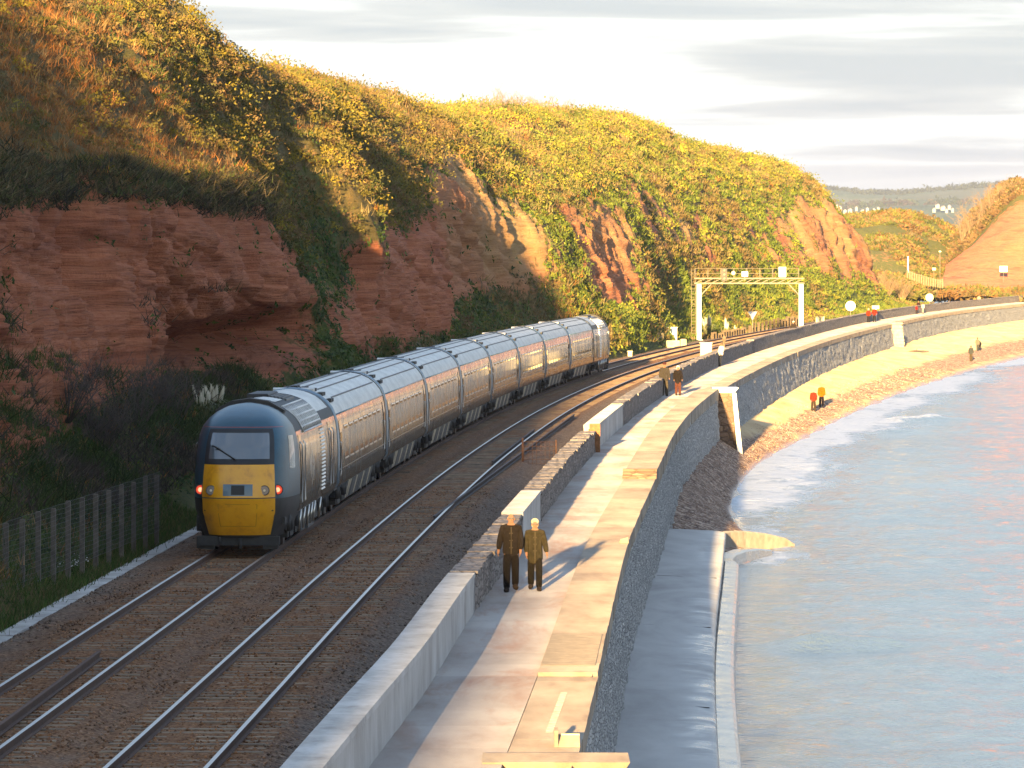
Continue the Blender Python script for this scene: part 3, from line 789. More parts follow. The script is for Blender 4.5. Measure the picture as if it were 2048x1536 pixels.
# parapet between path and railway, built in lengths with cap stones
par = thing("parapet_wall", "low parapet wall of concrete and stone between path and railway", "wall")
SEG = [(62, 111, .86, 'c'), (111, 137, .83, 's'), (137, 150, .89, 'c'), (150, 203.4, .86, 's'), (206.0, 236, 1.0, 'c'), (236, 420, 1.02, 's'), (420, 1190, 1.12, 's')]
for (a, b_, h, typ) in SEG:
    n = max(2, int((b_-a)/ (0.6 if a < 236 else 4))+1)
    pd = np.linspace(a, b_, n); hh = np.linspace(0, 1, 12)
    PD, HH = np.meshgrid(pd, hh, indexing='ij')
    amp = 0.008 if typ == 'c' else 0.05
    zz_ = -0.30 + (h - 0.1 + 0.30)*HH
    pxx = Px(pd)[:, None] + amp*fbm(PD*1.6, zz_*2.5, 0*PD, 4, 111) - 0.0
    lxx = Px(pd)[:, None] - 0.55 + amp*fbm(PD*1.6, zz_*2.5, 0*PD, 4, 112)
    va = np.stack([pxx, PD, zz_], 2).reshape(-1, 3); vb = np.stack([lxx, PD, zz_], 2).reshape(-1, 3)
    fa = grid_faces(n, 12)
    ends = []
    for i0 in (0, (n-1)*12):
        for j in range(11): ends.append((i0+j, i0+j+1, i0+j+1+n*12, i0+j+n*12))
    me = np_mesh("wall_body", np.concatenate([va, vb]), np.concatenate([fa, fa + n*12, np.array(ends)]), False)
    me.materials.append(M['parapet'] if typ == 'c' else M['rubble'])
    link("wall_body", me, par)
    d = a
    while d < b_ - 0.05:
        ln = min((random.uniform(2.2, 3.6) if typ == 'c' else random.uniform(0.8, 1.7)) if a < 236 else (random.uniform(2.5, 4.5) if a < 420 else 16.0), b_ - d)
        zt = h + (0 if typ == 'c' else random.uniform(-0.014, 0.012))
        p0 = 0.012 if typ == 'c' else random.uniform(-0.02, 0.06)
        strip_piece("cap_stone", d, d+ln-(0.012 if typ == 'c' else 0.03), lambda q: Px(q) - 0.565 - p0*0.5, lambda q: Px(q) + p0, h-0.102, zt, M['parapet'] if typ == 'c' else M['rubble'], par, 0.004)
        d += ln
# gate posts in the gap
gp = thing("gate_post", "chunky brown timber gate post in the parapet gap", "gate post", (float(Px(204.6))-0.06, 204.4, 0.0))
MB().box(-0.22, 0.20, -0.85, -0.55, -0.005, 1.12, b=0.02).build("post", M['rust_timber'], gp)
MB().box(-0.16, 0.15, -0.545, 0.75, 0.1, 1.02, b=0.02).build("boarding", M['rust_timber'], gp)
MB().box(-0.24, -0.17, -0.5, 0.7, 0.75, 0.87).build("rail_bar", M['rust_timber'], gp)
# rusty wire panel by the track
fp = thing("wire_panel", "rusty wire mesh panel standing between the track and parapet", "fence panel", (float(Px(199))-2.1, 199.0, -0.42))
MB().tube([(-0.55,0,0),(-0.55,0,1.15)], 0.035).build("post", M['rail_side'], fp)
MB().tube([(0.75,0.5,0),(0.75,0.5,1.05)], 0.03).build("post", M['rail_side'], fp)
wm = MB()
for k in range(6): wm.tube([(-0.52,0.01,0.15+0.17*k),(0.73,0.48,0.12+0.17*k)], 0.009, 4)
for k in range(8): wm.tube([(-0.5+0.165*k,0.02+0.062*k,0.1),(-0.5+0.165*k,0.02+0.062*k,1.0)], 0.008, 4)
wm.build("mesh", M['rail_side'], fp)

# apron terrace below the wall
ad = np.concatenate([np.arange(62, 199.5, 0.7), [199.6, 200.2, 200.6]])
ac = np.linspace(0, 1, 26)
AD, AC = np.meshgrid(ad, ac, indexing='ij')
wdt = 2.2
AXo = Ex(AD) + 0.1 + AC*wdt
AZ = -2.86 - 0.10*AC - 0.05*np.clip((AC-0.75)/0.25, 0, 1)**2 + 0.015*fbm(AXo*1.3, AD*0.6, 0*AD, 4, 121)
av = np.stack([AXo, AD, AZ], 2)
lip = []
for (dx, zz2) in ((0.05, -3.10), (0.02, -3.3), (0.0, -3.7), (0.05, -4.8)):
    lip.append(np.stack([Ex(ad)+0.1+wdt+dx, ad, np.full(len(ad), zz2)+0.02*fbm(ad*1.1, ad*0, ad*0+zz2, 3, 122)*0.3], 1)[:, None])
av = np.concatenate([av] + lip, 1)
me = np_mesh("apron", av.reshape(-1, 3), grid_faces(len(ad), 30), True)
wet = np.concatenate([np.clip((AC-0.45)/0.4, 0, 1)*np.clip(0.6+fbm(AD*0.12, AC*2, 0*AC, 3, 123), 0, 1), np.ones((len(ad), 4))], 1)
set_f(me, "wet", wet)
me.materials.append(M['apron'])
apron = tag(link("lower_terrace", me), "flat wet concrete terrace at the foot of the sea wall", "terrace", kind="structure")
# joints across the terrace
for k, dj in enumerate((103.5, 121.5, 148, 171)):
    xa = float(Ex(dj))
    MB().bar((xa+0.2, dj, -2.872), (xa+2.2, dj+0.05, -2.965), 0.03, 0.02).build("joint_crack", M['black'], apron)
# stepped toe beam below the terrace
def path_sweep(name, label, pts, prof, mat, scl=None):
    m = MB(); n = len(prof); P_ = [Vector(p) for p in pts]
    for i, p in enumerate(P_):
        t = (P_[min(i+1, len(P_)-1)] - P_[max(i-1, 0)]); t.z = 0; t.normalize(); u = Vector((t.y, -t.x, 0))
        k = scl[i] if scl else 1.0
        m.v += [tuple(p + u*dx*k + Vector((0, 0, z*k))) for dx, z in prof]
    m.f = [(i*n+j, i*n+(j+1) % n, (i+1)*n+(j+1) % n, (i+1)*n+j) for i in range(len(P_)-1) for j in range(n)] + [tuple(range(n))[::-1], tuple((len(P_)-1)*n+j for j in range(n))]
    m.m = [0]*len(m.f); m.sm = [False]*len(m.f)
    return tag(m.build(name, mat), label, "sea defence")
TPROF = [(-0.30, -1.3), (-0.30, -0.02), (-0.24, 0.03), (0.16, 0.0), (0.24, -0.06), (0.30, -0.45), (0.34, -1.3)]
tp = [(float(Ex(q))+0.1+wdt+0.32, q, -3.48+0.02*math.sin(q*0.31)) for q in np.arange(62, 190, 1.6)]
tp += [(7.95,191.5,-3.5),(8.25,195,-3.52),(8.75,198,-3.56),(9.4,200.8,-3.65),(10.0,202.8,-3.8)]
path_sweep("toe_beam", "narrow wet concrete ledge running along the water's edge below the terrace", tp, TPROF, M['toe'])
GPROF = [(-0.2, -1.6), (-0.2, 0.05), (-0.12, 0.12), (0.12, 0.12), (0.2, 0.05), (0.22, -1.6)]
tp2 = [(7.9,197.5,-3.1),(8.05,200.6,-3.12),(8.5,203.2,-3.18),(9.2,205.2,-3.28),(10.1,206.8,-3.45),(11.0,208.2,-3.7),(11.4,208.8,-3.95)]
path_sweep("groyne", "short curved pale concrete groyne at the far end of the terrace", tp2, GPROF, simple('groyne_concrete', (0.19, 0.165, 0.135), 0.7, var=0.3), [.75, .75, .75, .72, .65, .55, .4])

# stair buttress in the middle distance, pale rib in the distance
xe = float(Ex(293))
sb = thing("stair_buttress", "tall stair buttress with pale cap standing out from the sea wall", "buttress", (xe, 293, 0))
MB().hexa([(-0.3,-0.9,-4.7),(1.05,-0.9,-4.7),(1.05,1.2,-4.7),(-0.3,1.2,-4.7),(-0.3,-0.9,0.05),(0.72,-0.9,0.05),(0.72,1.2,0.05),(-0.3,1.2,0.05)]).build("stone_core", M['brownstone'], sb)
MB().hexa([(1.15,-1.3,-4.7),(1.45,-1.3,-4.7),(1.30,1.3,-4.7),(1.06,1.3,-4.7),(0.73,-1.3,0.06),(0.95,-1.3,0.06),(0.95,1.3,0.06),(0.73,1.3,0.06)]).build("side_wall", M['white_paint'], sb)
MB().hexa([(-0.4,-1.1,0.062),(0.85,-1.1,0.062),(0.85,1.3,0.062),(-0.4,1.3,0.062),(-0.4,-1.2,0.36),(1.1,-1.3,0.36),(1.1,1.4,0.36),(-0.4,1.4,0.36)]).build("cap", M['white_paint'], sb)
xe = float(Ex(604))
rb = thing("wall_buttress", "cream stone buttress bulging from the distant stretch of sea wall", "buttress", (xe, 604, 0))
MB().hexa([(-0.2,-1.5,-4.0),(1.5,-1.5,-4.0),(1.5,1.8,-4.0),(-0.2,1.8,-4.0),(-0.2,-1.2,0.1),(1.0,-1.2,0.1),(1.0,1.6,0.1),(-0.2,1.6,0.1)]).build("stone_body", M['pale_stone'], rb)
for k in range(6):
    z0 = -2.3+0.38*k; xo = 1.5-(z0+4)/4.1*0.5
    MB().box(-0.1, xo+0.06, -1.56+0.04*k, -1.30+0.04*k, z0, z0+0.3).build("stone_course", M['pale_stone'], rb)
MB().box(-0.3, 1.2, -1.4, 1.8, 0.102, 0.25, b=0.03).build("cap", M['pale_stone'], rb)

# ---------------------------------------------------------------- beach
bd = np.concatenate([np.arange(186, 300, 0.8), np.exp(np.linspace(math.log(300), math.log(1150), 240))])
bc = np.linspace(0, 1, 60)
BDD, BC = np.meshgrid(bd, bc, indexing='ij')
e0 = Ex(BDD) + 0.05; w0 = np.maximum(Wx(BDD), e0 + 0.4)
tt = BC*1.9
bxx = e0 + (w0-e0)*np.minimum(tt, 1) + np.maximum(tt-1, 0)*6.5
ztop = -2.55 - 0.6*np.clip((225-BDD)/25, 0, 1)
bz = np.where(tt < 1, ztop + (-4.0 - ztop)*(tt**1.15), -4.0 - (tt-1)*1.6)
bz = bz + 0.06*fbm(bxx*0.5, BDD*0.25, 0*bxx, 5, 131)*np.clip(BDD/250, .6, 2.5) + 0.03*np.sin(BDD*0.33+bxx*0.5)*np.exp(-((tt-1)/0.25)**2)
me = np_mesh("beach", np.stack([bxx, BDD, bz], 2).reshape(-1, 3), grid_faces(len(bd), 60), True)
shg = np.clip(0.75*np.exp(-((tt-0.72)/0.28)**2) + np.clip((330-BDD)/60, 0, 1)*0.9, 0, 1)
set_f(me, "shingle", shg); set_f(me, "wet", np.clip((tt-0.86)/0.12, 0, 1))
me.materials.append(M['beach'])
tag(link("beach", me), "sand and shingle beach sloping to the sea below the wall", "beach", kind="structure")
# pebbles strewn on the shingle band
NP_ = 12000
pdv = 200 + 330*RNG.random(NP_)**1.4
ptt = np.clip(RNG.normal(0.72, 0.16, NP_), 0.02, 0.97); nearp = pdv < 300
ptt = np.where(nearp, RNG.random(NP_)*0.97, ptt)
e1 = Ex(pdv)+0.05; w1 = np.maximum(Wx(pdv), e1+0.4)
pxx = e1 + (w1-e1)*ptt; zt1 = -2.55 - 0.6*np.clip((225-pdv)/25, 0, 1)
pz = zt1 + (-4.0-zt1)*ptt**1.15 + 0.06*fbm(pxx*0.5, pdv*0.25, 0*pxx, 5, 131)*np.clip(pdv/250, .6, 2.5)
prr = RNG.uniform(0.02, 0.05, NP_)*np.clip(pdv/260, 0.9, 1.8)
jit = RNG.uniform(0.7, 1.25, (NP_, 6, 1))
PV = (oct_v[None]*jit*np.array([1.2, 1.4, 0.35]))*prr[:, None, None] + np.stack([pxx, pdv, pz], 1)[:, None]
me = np_mesh("pebbles", PV.reshape(-1, 3), (oct_f[None] + (np.arange(NP_)*6)[:, None, None]).reshape(-1, 3))
pc = np.array([(0.34,0.22,0.15),(0.22,0.12,0.08),(0.44,0.36,0.29),(0.10,0.07,0.06)])[RNG.integers(0, 4, NP_)]*RNG.uniform(0.7, 1.3, NP_)[:, None]
set_col(me, "col", np.repeat(pc, 6, 0)); me.materials.append(M['stonec'])
tag(link("pebbles", me), "reddish brown pebbles strewn along the tide line", "pebbles", kind="stuff")

# ---------------------------------------------------------------- sea
sdd = np.concatenate([1.0/np.linspace(1/85.0, 1/700.0, 500), np.exp(np.linspace(math.log(710), math.log(14000), 60))])
scx = np.concatenate([np.linspace(-0.012, 0.115, 280), np.linspace(0.12, 1.2, 40)])
SD, SCX = np.meshgrid(sdd, scx, indexing='ij')
SX = SCX*SD + 1.0
x0 = np.where(SD < 198, Ex(np.minimum(SD, 1190))+2.5, Wx(np.clip(SD, 150, 1190)))
gap = SX - x0
fade = np.clip(260/SD, 0, 1)
wv = 0.10*fbm(SX*0.22, SD*0.10, 0*SX, 3, 141) + 0.07*fbm(SX*0.7, SD*0.33, 0*SX, 4, 142)
wv = wv + 0.035*fbm(SX*2.0, SD*0.9, 0*SX, 3, 143)*fade
def swell(cx, cd, lx, ld, h):
    a = ((SX-cx)/lx)**2; q = (SD-cd - 0.25*(SX-cx))
    return h*np.exp(-a)*np.exp(-(q/ld)**2)*(1+0.25*np.sin(SX*2.3))
c1 = ground(1640, 1285, -4.0); wv = wv + swell(c1[0], c1[1], 2.2, 1.2, 0.28) - swell(c1[0], c1[1]-3.0, 2.4, 1.4, 0.16)
c2 = ground(1850, 838, -4.0); s2 = swell(c2[0], c2[1], 2.6, 2.2, 0.42); wv = wv + s2
c3 = ground(1795, 862, -4.0); s3 = swell(c3[0], c3[1], 1.5, 1.6, 0.3); wv = wv + s3
c4 = ground(1470, 1000, -4.0); s4 = swell(c4[0], c4[1], 1.6, 1.3, 0.30); wv = wv + s4
shoal = np.clip(gap/3.0, 0.12, 1)
SZ = -4.0 + wv*shoal
me = np_mesh("sea", np.stack([SX, SD, SZ], 2).reshape(-1, 3), grid_faces(len(sdd), len(scx)), True)
band = np.exp(-((gap-1.2)/2.4)**2)*np.where(SD > 196, 1.0, 0.35)
wash = np.exp(-(gap/8.0)**2)*0.62*np.clip((SD-215)/60, 0, 1)*np.clip(0.8+fbm(SX*0.12, SD*0.05, 0*SX, 3, 151), 0, 1.4)
milky = 0.12*np.clip(1-gap/14, 0, 1)
foam = np.clip(band*(0.45+0.5*fbm(SD*0.07, SX*0.3, 0*SX, 3, 152)) + wash + milky + s2*2.0 + s3*2.2 + s4*1.6 - 0.25*np.clip((gap-9)/6, 0, 1), -0.4, 1)
set_f(me, "foam", foam); set_f(me, "shallow", np.clip(1-gap/7.0, 0, 1)*0.7)
me.materials.append(M['sea'])
tag(link("sea", me), "pale blue rippled sea with white wash along the shore", "sea", kind="structure")

# ---------------------------------------------------------------- land beyond the bay
def land(name, label, pts_d, rowsxy, rockw, green, palev=0.0, seed=1, amp=2.0, mat=None, nu=160, nv=70, dip=0.0):
    """loft of picture outlines, each at its own distance"""
    k = np.array([p for p in pts_d], float)
    CT = np.array([[px(x, y, d) for (x, y) in rw] for d, rw in zip(pts_d, rowsxy)])
    dd_ = np.linspace(k[0], k[-1], nv)
    AA = hermite(k, CT, dd_)
    tq = np.linspace(0, CT.shape[1]-1, nu)
    GG = hermite(np.arange(CT.shape[1]), AA.transpose(1, 0, 2), tq).transpose(1, 0, 2)
    x, y, z = GG[:, :, 0], GG[:, :, 1], GG[:, :, 2]
    GG[:, :, 2] = z + amp*fbm(x*0.06, y*0.03, 0*z, 5, seed)
    GG[:, :, 1] = y + amp*fbm(x*0.2, y*0.05, z*0.2, 4, seed+3)
    me = np_mesh(name, GG.reshape(-1, 3), grid_faces(nv, nu), True)
    n = nv*nu
    set_f(me, "rock", np.full(n, rockw) if np.isscalar(rockw) else np.broadcast_to(np.asarray(rockw(GG)), GG.shape[:2]))
    set_f(me, "green", np.full(n, green)); set_f(me, "pale", np.full(n, palev))
    me.materials.append(mat or M['cliff'])
    return tag(link(name, me), label, name.replace('_', ' '), kind="structure"), GG
# low ground beside the line past the end of the cliff, rising to the valley hill
vh, VH = land("valley_hill", "low green and rust coloured hill closing the bay beyond the cliff", [930, 1060, 1200, 1330, 1450],
  [[(1560,620),(1700,606),(1800,600),(1900,598),(2000,596),(2200,592)],
   [(1560,560),(1700,572),(1800,580),(1880,588),(2000,590),(2200,588)],
   [(1600,500),(1720,490),(1800,500),(1870,545),(1990,580),(2200,580)],
   [(1620,450),(1720,442),(1800,438),(1890,470),(2000,540),(2200,560)],
   [(1620,440),(1720,430),(1800,432),(1890,450),(2000,520),(2200,540)]], lambda g: 0.45*np.clip(1-np.abs(g[:, :, 2]-8)/6, 0, 1), 0.6, 0.25, 301, 2.2)
rh, RH = land("red_headland", "sloping red earth headland with scrub along its crest", [1080, 1130, 1190, 1240, 1300],
  [[(1850,600),(1920,592),(2000,588),(2080,586),(2180,586)],
   [(1880,560),(1950,550),(2010,555),(2080,562),(2180,572)],
   [(1890,545),(1935,510),(1990,470),(2060,440),(2180,520)],
   [(1895,530),(1950,470),(2000,415),(2060,378),(2180,480)],
   [(1900,500),(1940,445),(1990,395),(2050,372),(2180,470)]], lambda g: np.clip((1235-g[:, :, 1])/25, 0, 1)*(0.72+0.35*fbm(g[:, :, 0]*.12, g[:, :, 1]*.03, g[:, :, 2]*.12, 3, 9)), 0.5, 0.0, 331, 2.2)

# distant hills
m = Mat("far_fields", rough=0.95, spec=0.1)
vo = m.n("ShaderNodeTexVoronoi"); vo.inputs["Scale"].default_value = 0.0045; m.l(m.coord((1, 0.6, 1)), vo.inputs["Vector"])
sp = m.n("ShaderNodeSeparateColor"); m.l(vo.outputs["Color"], sp.inputs[0])
m.color(m.ramp(sp.outputs[0], [(0.0, (0.03, 0.042, 0.03)), (0.5, (0.045, 0.062, 0.04)), (0.8, (0.06, 0.07, 0.05)), (1.0, (0.03, 0.036, 0.028))]))
M['fields'] = m.m
land("far_hill", "wooded blue hills on the skyline across the water", [6600, 7700, 9000, 10300, 11400],
  [[(1300,530),(1640,528),(1720,528),(1850,528),(1950,528),(2100,528),(2500,528)],
   [(1300,470),(1640,452),(1720,448),(1850,436),(1950,432),(2100,430),(2500,430)],
   [(1300,430),(1640,412),(1720,410),(1850,405),(1950,404),(2100,402),(2500,400)],
   [(1300,385),(1640,380),(1720,388),(1800,390),(1900,380),(2100,368),(2500,360)],
   [(1300,390),(1640,384),(1720,393),(1800,395),(1900,388),(2100,376),(2500,370)]], 0, 0, 0, 351, 5.0, M['fields'])

# air that pales the distance
hz_m = bpy.data.materials.new("haze_air"); hz_m.use_nodes = True
ht = hz_m.node_tree
for n in list(ht.nodes): ht.nodes.remove(n)
ho = ht.nodes.new("ShaderNodeOutputMaterial"); hv = ht.nodes.new("ShaderNodeVolumePrincipled")
hv.inputs["Color"].default_value = (0.5, 0.62, 1.0, 1); hv.inputs["Density"].default_value = 0.000032
hv.inputs["Anisotropy"].default_value = 0.0
ht.links.new(hv.outputs[0], ho.inputs["Volume"])
hb = MB().box(-4200, 6500, -420, 13200, -12, 172).build("haze", hz_m)
tag(hb, "thin blue haze hanging over the distant hills", "haze", kind="stuff")
# ================================================================== VEGETATION
def cards(name, label, cat, pos, nrmv, radius, K, size, cols, kind='clump', seed=1, flat=0.75, lean=0.35, jitter=0.3):
    """a mass of small leaf faces; pos (n,3), radius (n,), cols (n,3)"""
    r = np.random.default_rng(seed); n = len(pos)
    if n == 0: return
    if kind == 'clump':
        dirs = r.normal(size=(n, K, 3)); dirs /= np.linalg.norm(dirs, axis=2, keepdims=True)
        dirs[:, :, 2] = np.abs(dirs[:, :, 2])*1.0 - 0.15
        rr = r.random((n, K, 1))**0.4
        c = pos[:, None] + dirs*rr*radius[:, None, None]*np.array([1, 1, flat])
        s = (size[:, None, None]*r.uniform(0.6, 1.4, (n, K, 1)))
        a = r.normal(size=(n, K, 3)) ; a /= np.linalg.norm(a, axis=2, keepdims=True)
        b = r.normal(size=(n, K, 3)) + dirs*0.6; b /= np.linalg.norm(b, axis=2, keepdims=True)
        V = np.stack([c - a*s*0.5, c + a*s*0.5, c + b*s*1.1], 2)
    elif kind == 'blade':
        d0 = r.normal(size=(n, K, 3))*lean*1.6; d0[:, :, 2] = 1.0
        d0 = d0 + nrmv[:, None]*0.25; d0 /= np.linalg.norm(d0, axis=2, keepdims=True)
        base = pos[:, None] + r.normal(size=(n, K, 3))*radius[:, None, None]*0.45*np.array([1, 1, 0.15])
        ln = radius[:, None, None]*r.uniform(0.6, 1.3, (n, K, 1))
        wv = r.normal(size=(n, K, 3)); wv[:, :, 2] *= 0.2; wv /= np.linalg.norm(wv, axis=2, keepdims=True)
        s = size[:, None, None]
        V = np.stack([base - wv*s*0.5, base + wv*s*0.5, base + d0*ln], 2)
    else:   # leaves lying against the face
        t = r.normal(size=(n, K, 3))
        t -= nrmv[:, None]*np.sum(t*nrmv[:, None], 2, keepdims=True); t /= np.linalg.norm(t, axis=2, keepdims=True)
        c = pos[:, None] + t*radius[:, None, None]*r.random((n, K, 1))**0.6 + nrmv[:, None]*r.uniform(0.02, 0.35, (n, K, 1))*radius[:, None, None]
        s = size[:, None, None]*r.uniform(0.6, 1.4, (n, K, 1))
        a = t + r.normal(size=t.shape)*0.5; b = np.cross(nrmv[:, None], t) + r.normal(size=t.shape)*0.5
        V = np.stack([c - a*s*0.5, c + a*s*0.5, c + b*s], 2)
    cc = np.clip(cols[:, None]*r.uniform(1-jitter, 1+jitter, (n, K, 1)), 0.004, 0.9)
    me = np_mesh(name, V.reshape(-1, 3), np.arange(n*K*3).reshape(-1, 3))
    set_col(me, "col", np.repeat(cc.reshape(-1, 3), 3, 0))
    me.materials.append(M['leaf'])
    o = link(name, me)
    if label: tag(o, label, cat, kind="stuff")
    return o

# candidate points on the cliff, weighted by the area they cover
Gf = G; cell = np.cross(Gf[1:, :-1]-Gf[:-1, :-1], Gf[:-1, 1:]-Gf[:-1, :-1]); area = np.linalg.norm(cell, axis=2)
view = Gf[:-1, :-1] - np.array([0, 0, CAMZ]); view /= np.linalg.norm(view, axis=2, keepdims=True)
facing = -np.sum(view*nrm[:-1, :-1], 2)
Dc = DD[:-1, :-1]; Vc = VV[:-1, :-1]
wgt = area*np.clip(facing*3+0.5, 0.06, 1)*np.clip(230/Dc, 0.2, 1.4)**1.1*(Dc > 95)*(Vc < 8.3)*(Vc > 0.35)
wgt[(Dc > 900)] *= 0.5
flat_w = (wgt/wgt.sum()).ravel(); cum = np.cumsum(flat_w)
def pick(n, seed):
    r = np.random.default_rng(seed)
    i = np.searchsorted(cum, r.random(n)*cum[-1]).clip(0, len(cum)-1)
    a, b = np.unravel_index(i, wgt.shape)
    t1, t2 = r.random(n)[:, None], r.random(n)[:, None]
    p = Gf[a, b]*(1-t1)*(1-t2) + Gf[a+1, b]*t1*(1-t2) + Gf[a, b+1]*(1-t1)*t2 + Gf[a+1, b+1]*t1*t2
    return p, nrm[a, b], rkm[a, b], VV[a, b], DD[a, b], gr[a, b], r
def colour(r, n, base, var=0.35):
    base = np.asarray(base)[r.integers(0, len(base), n)]
    return base*0.95*r.uniform(1-var, 1+var, n)[:, None]
lod = lambda d: np.clip(d/210.0, 0.75, 3.2)

p, nn, rk_, v_, d_, g_, r = pick(30000, 1)
patch = fbm(p[:, 0]*0.11, p[:, 1]*0.07, p[:, 2]*0.15, 3, 201)
upper = np.clip((v_-3.7-0.5*(d_ > 330))/0.9, 0, 1)
nearb = np.clip((232-d_)/25, 0, 1)
prob = upper*(0.62 + 0.95*patch)*np.where(d_ > 430, 0.75, 1.0)*(1-0.80*nearb)*(rk_ < 0.55) + 0.04*(rk_ < 0.5)*(v_ < 3.6)*(d_ > 300)
k = r.random(len(p)) < prob
rad_ = (r.uniform(0.45, 1.0, len(p))*np.clip(d_/260, 0.8, 1.6))[k]
rad_ = rad_*np.where(r.random(len(rad_)) < 0.12, 1.8, 0.95)
gcol = colour(r, k.sum(), [(0.15,0.13,0.03),(0.19,0.15,0.032),(0.12,0.105,0.03),(0.24,0.185,0.025),(0.09,0.095,0.025),(0.18,0.115,0.042),(0.16,0.10,0.045)], 0.25)
near = d_[k] < 330
pk = p[k]; nk = nn[k]; dk = d_[k]
cards("gorse_scrub", "yellow green gorse scrub on the nearer sunlit slopes", "gorse", pk[near]+np.array([0,0,0.1]), nk[near], rad_[near], 100, (0.10*lod(dk))[near], gcol[near], 'clump', 5)
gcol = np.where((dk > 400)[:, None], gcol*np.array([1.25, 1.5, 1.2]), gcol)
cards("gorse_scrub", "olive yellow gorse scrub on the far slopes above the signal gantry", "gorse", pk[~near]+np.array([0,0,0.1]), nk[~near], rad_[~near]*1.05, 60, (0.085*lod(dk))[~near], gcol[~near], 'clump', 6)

p, nn, rk_, v_, d_, g_, r = pick(84000, 2)
patch = fbm(p[:, 0]*0.09, p[:, 1]*0.06, p[:, 2]*0.12, 3, 211)
upper = np.clip((v_-4.0)/0.8, 0, 1)
nearb = np.clip((240-d_)/40, 0, 1)
prob = (upper*(0.3 + 0.6*nearb + 0.35*patch) + 0.25*(v_ < 3)*(1-g_))*(rk_ < 0.55)
k = r.random(len(p)) < prob
nb = k.sum()
bc_ = colour(r, nb, [(0.34,0.14,0.038),(0.40,0.175,0.05),(0.27,0.11,0.036),(0.36,0.215,0.085),(0.20,0.095,0.034)], 0.35)
tan = colour(r, nb, [(0.27,0.20,0.09),(0.21,0.16,0.06),(0.24,0.17,0.085)], 0.3)
isb = (r.random(nb) < (0.22 + 0.6*nearb[k]))[:, None]
cards("dry_bracken", "rust brown dead bracken and tawny grass on the upper cliff slopes", "bracken", p[k], nn[k], r.uniform(0.22, 0.52, nb)*np.clip(d_[k]/260, 0.9, 1.5), 14, 0.038*lod(d_[k])**1.1, np.where(isb, bc_, tan), 'blade', 7, lean=0.45)

p, nn, rk_, v_, d_, g_, r = pick(60000, 3)
prob = np.where(rk_ < 0.55, np.clip(g_*1.3, 0, 1)*(0.35+0.65*(v_ < 5)), 0.012) + 0.25*(rk_ > 0.3)*(rk_ < 0.6)*(v_ > 3)
prob = prob*np.where(d_ > 430, 0.13, 1.0)
k = r.random(len(p)) < prob; ng = k.sum()
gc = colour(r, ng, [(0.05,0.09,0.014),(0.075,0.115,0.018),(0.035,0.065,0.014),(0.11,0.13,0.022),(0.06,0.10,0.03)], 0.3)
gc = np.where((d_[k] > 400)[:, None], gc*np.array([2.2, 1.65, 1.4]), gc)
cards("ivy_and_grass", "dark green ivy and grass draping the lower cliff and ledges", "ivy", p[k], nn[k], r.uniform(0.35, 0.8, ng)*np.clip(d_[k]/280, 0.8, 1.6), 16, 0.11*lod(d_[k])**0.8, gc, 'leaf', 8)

# short grass on the smooth far slopes
p, nn, rk_, v_, d_, g_, r = pick(70000, 9)
k = (d_ > 300) & (v_ < 5.6) & (rk_ < 0.55) & (r.random(len(p)) < 0.9)
ng = k.sum()
gm = fbm(p[k][:, 0]*0.10, p[k][:, 1]*0.05, p[k][:, 2]*0.15, 3, 231)[:, None]
ga_ = colour(r, ng, [(0.15,0.19,0.026),(0.19,0.21,0.032),(0.11,0.155,0.022)], 0.25); gb_ = colour(r, ng, [(0.22,0.16,0.06),(0.19,0.125,0.045),(0.16,0.12,0.04)], 0.25)
cards("slope_grass", "short yellow green grass on the smooth lower slopes past the train", "grass", p[k], nn[k], r.uniform(0.16, 0.36, ng)*np.clip(d_[k]/330, 1, 1.8), 9, 0.05*lod(d_[k]), np.where(gm > 0.12, gb_, ga_), 'blade', 21, lean=0.5)

# hanging fringe where the turf overhangs the near rock face
ns_ = 5200
r = np.random.default_rng(4)
ia = np.searchsorted(du, 128 + 108*r.random(ns_)); ib = np.searchsorted(vs, 4.75 + 0.5*r.random(ns_))
pf = G[ia, ib] + r.normal(size=(ns_, 3))*0.15
fcol = colour(r, ns_, [(0.11,0.085,0.04),(0.16,0.12,0.06),(0.05,0.05,0.022),(0.07,0.085,0.022),(0.03,0.026,0.018)], 0.3)
cards("turf_fringe", "ragged grey brown turf overhanging the top of the near rock face", "turf", pf, nrm[ia, ib], r.uniform(0.25, 0.65, ns_), 12, np.full(ns_, 0.05), fcol, 'blade', 9, lean=0.9)

# verge grass between the cable trough and the fence, and scrub behind the fence
def bank_z(x, d):
    ia = np.searchsorted(du, d).clip(0, NU-1)
    return np.array([np.interp(-x[i], -G[ia[i], :120, 0], G[ia[i], :120, 2]) for i in range(len(x))])
ns_ = 20000
r = np.random.default_rng(6)
vd = 100 + 60*r.random(ns_); vx = Cx(vd) - 3.15 - 4.6*r.random(ns_)**1.25
vz = np.maximum(bank_z(vx, vd), -0.36)
va_ = np.stack([vx, vd, vz], 1)
vc = colour(r, ns_, [(0.06,0.11,0.018),(0.045,0.085,0.015),(0.09,0.12,0.03),(0.15,0.12,0.05)], 0.35)
cards("verge_grass", "green verge grass between the cable trough and the fence", "grass", va_, np.tile([0, 0, 1.0], (ns_, 1)), r.uniform(0.10, 0.34, ns_), 6, np.full(ns_, 0.024), vc, 'blade', 10)
ns_ = 1800
vd = 118 + 90*r.random(ns_); vx = Cx(vd) - 4.7 - 2.6*r.random(ns_)
ia = np.searchsorted(du, vd)
zc = np.array([np.interp(-vx[i], -G[ia[i], :120, 0], G[ia[i], :120, 2]) for i in range(ns_)])
sp_ = np.stack([vx, vd, zc + 0.1], 1)
pat = fbm(vx*0.4, vd*0.15, 0*vd, 3, 221)
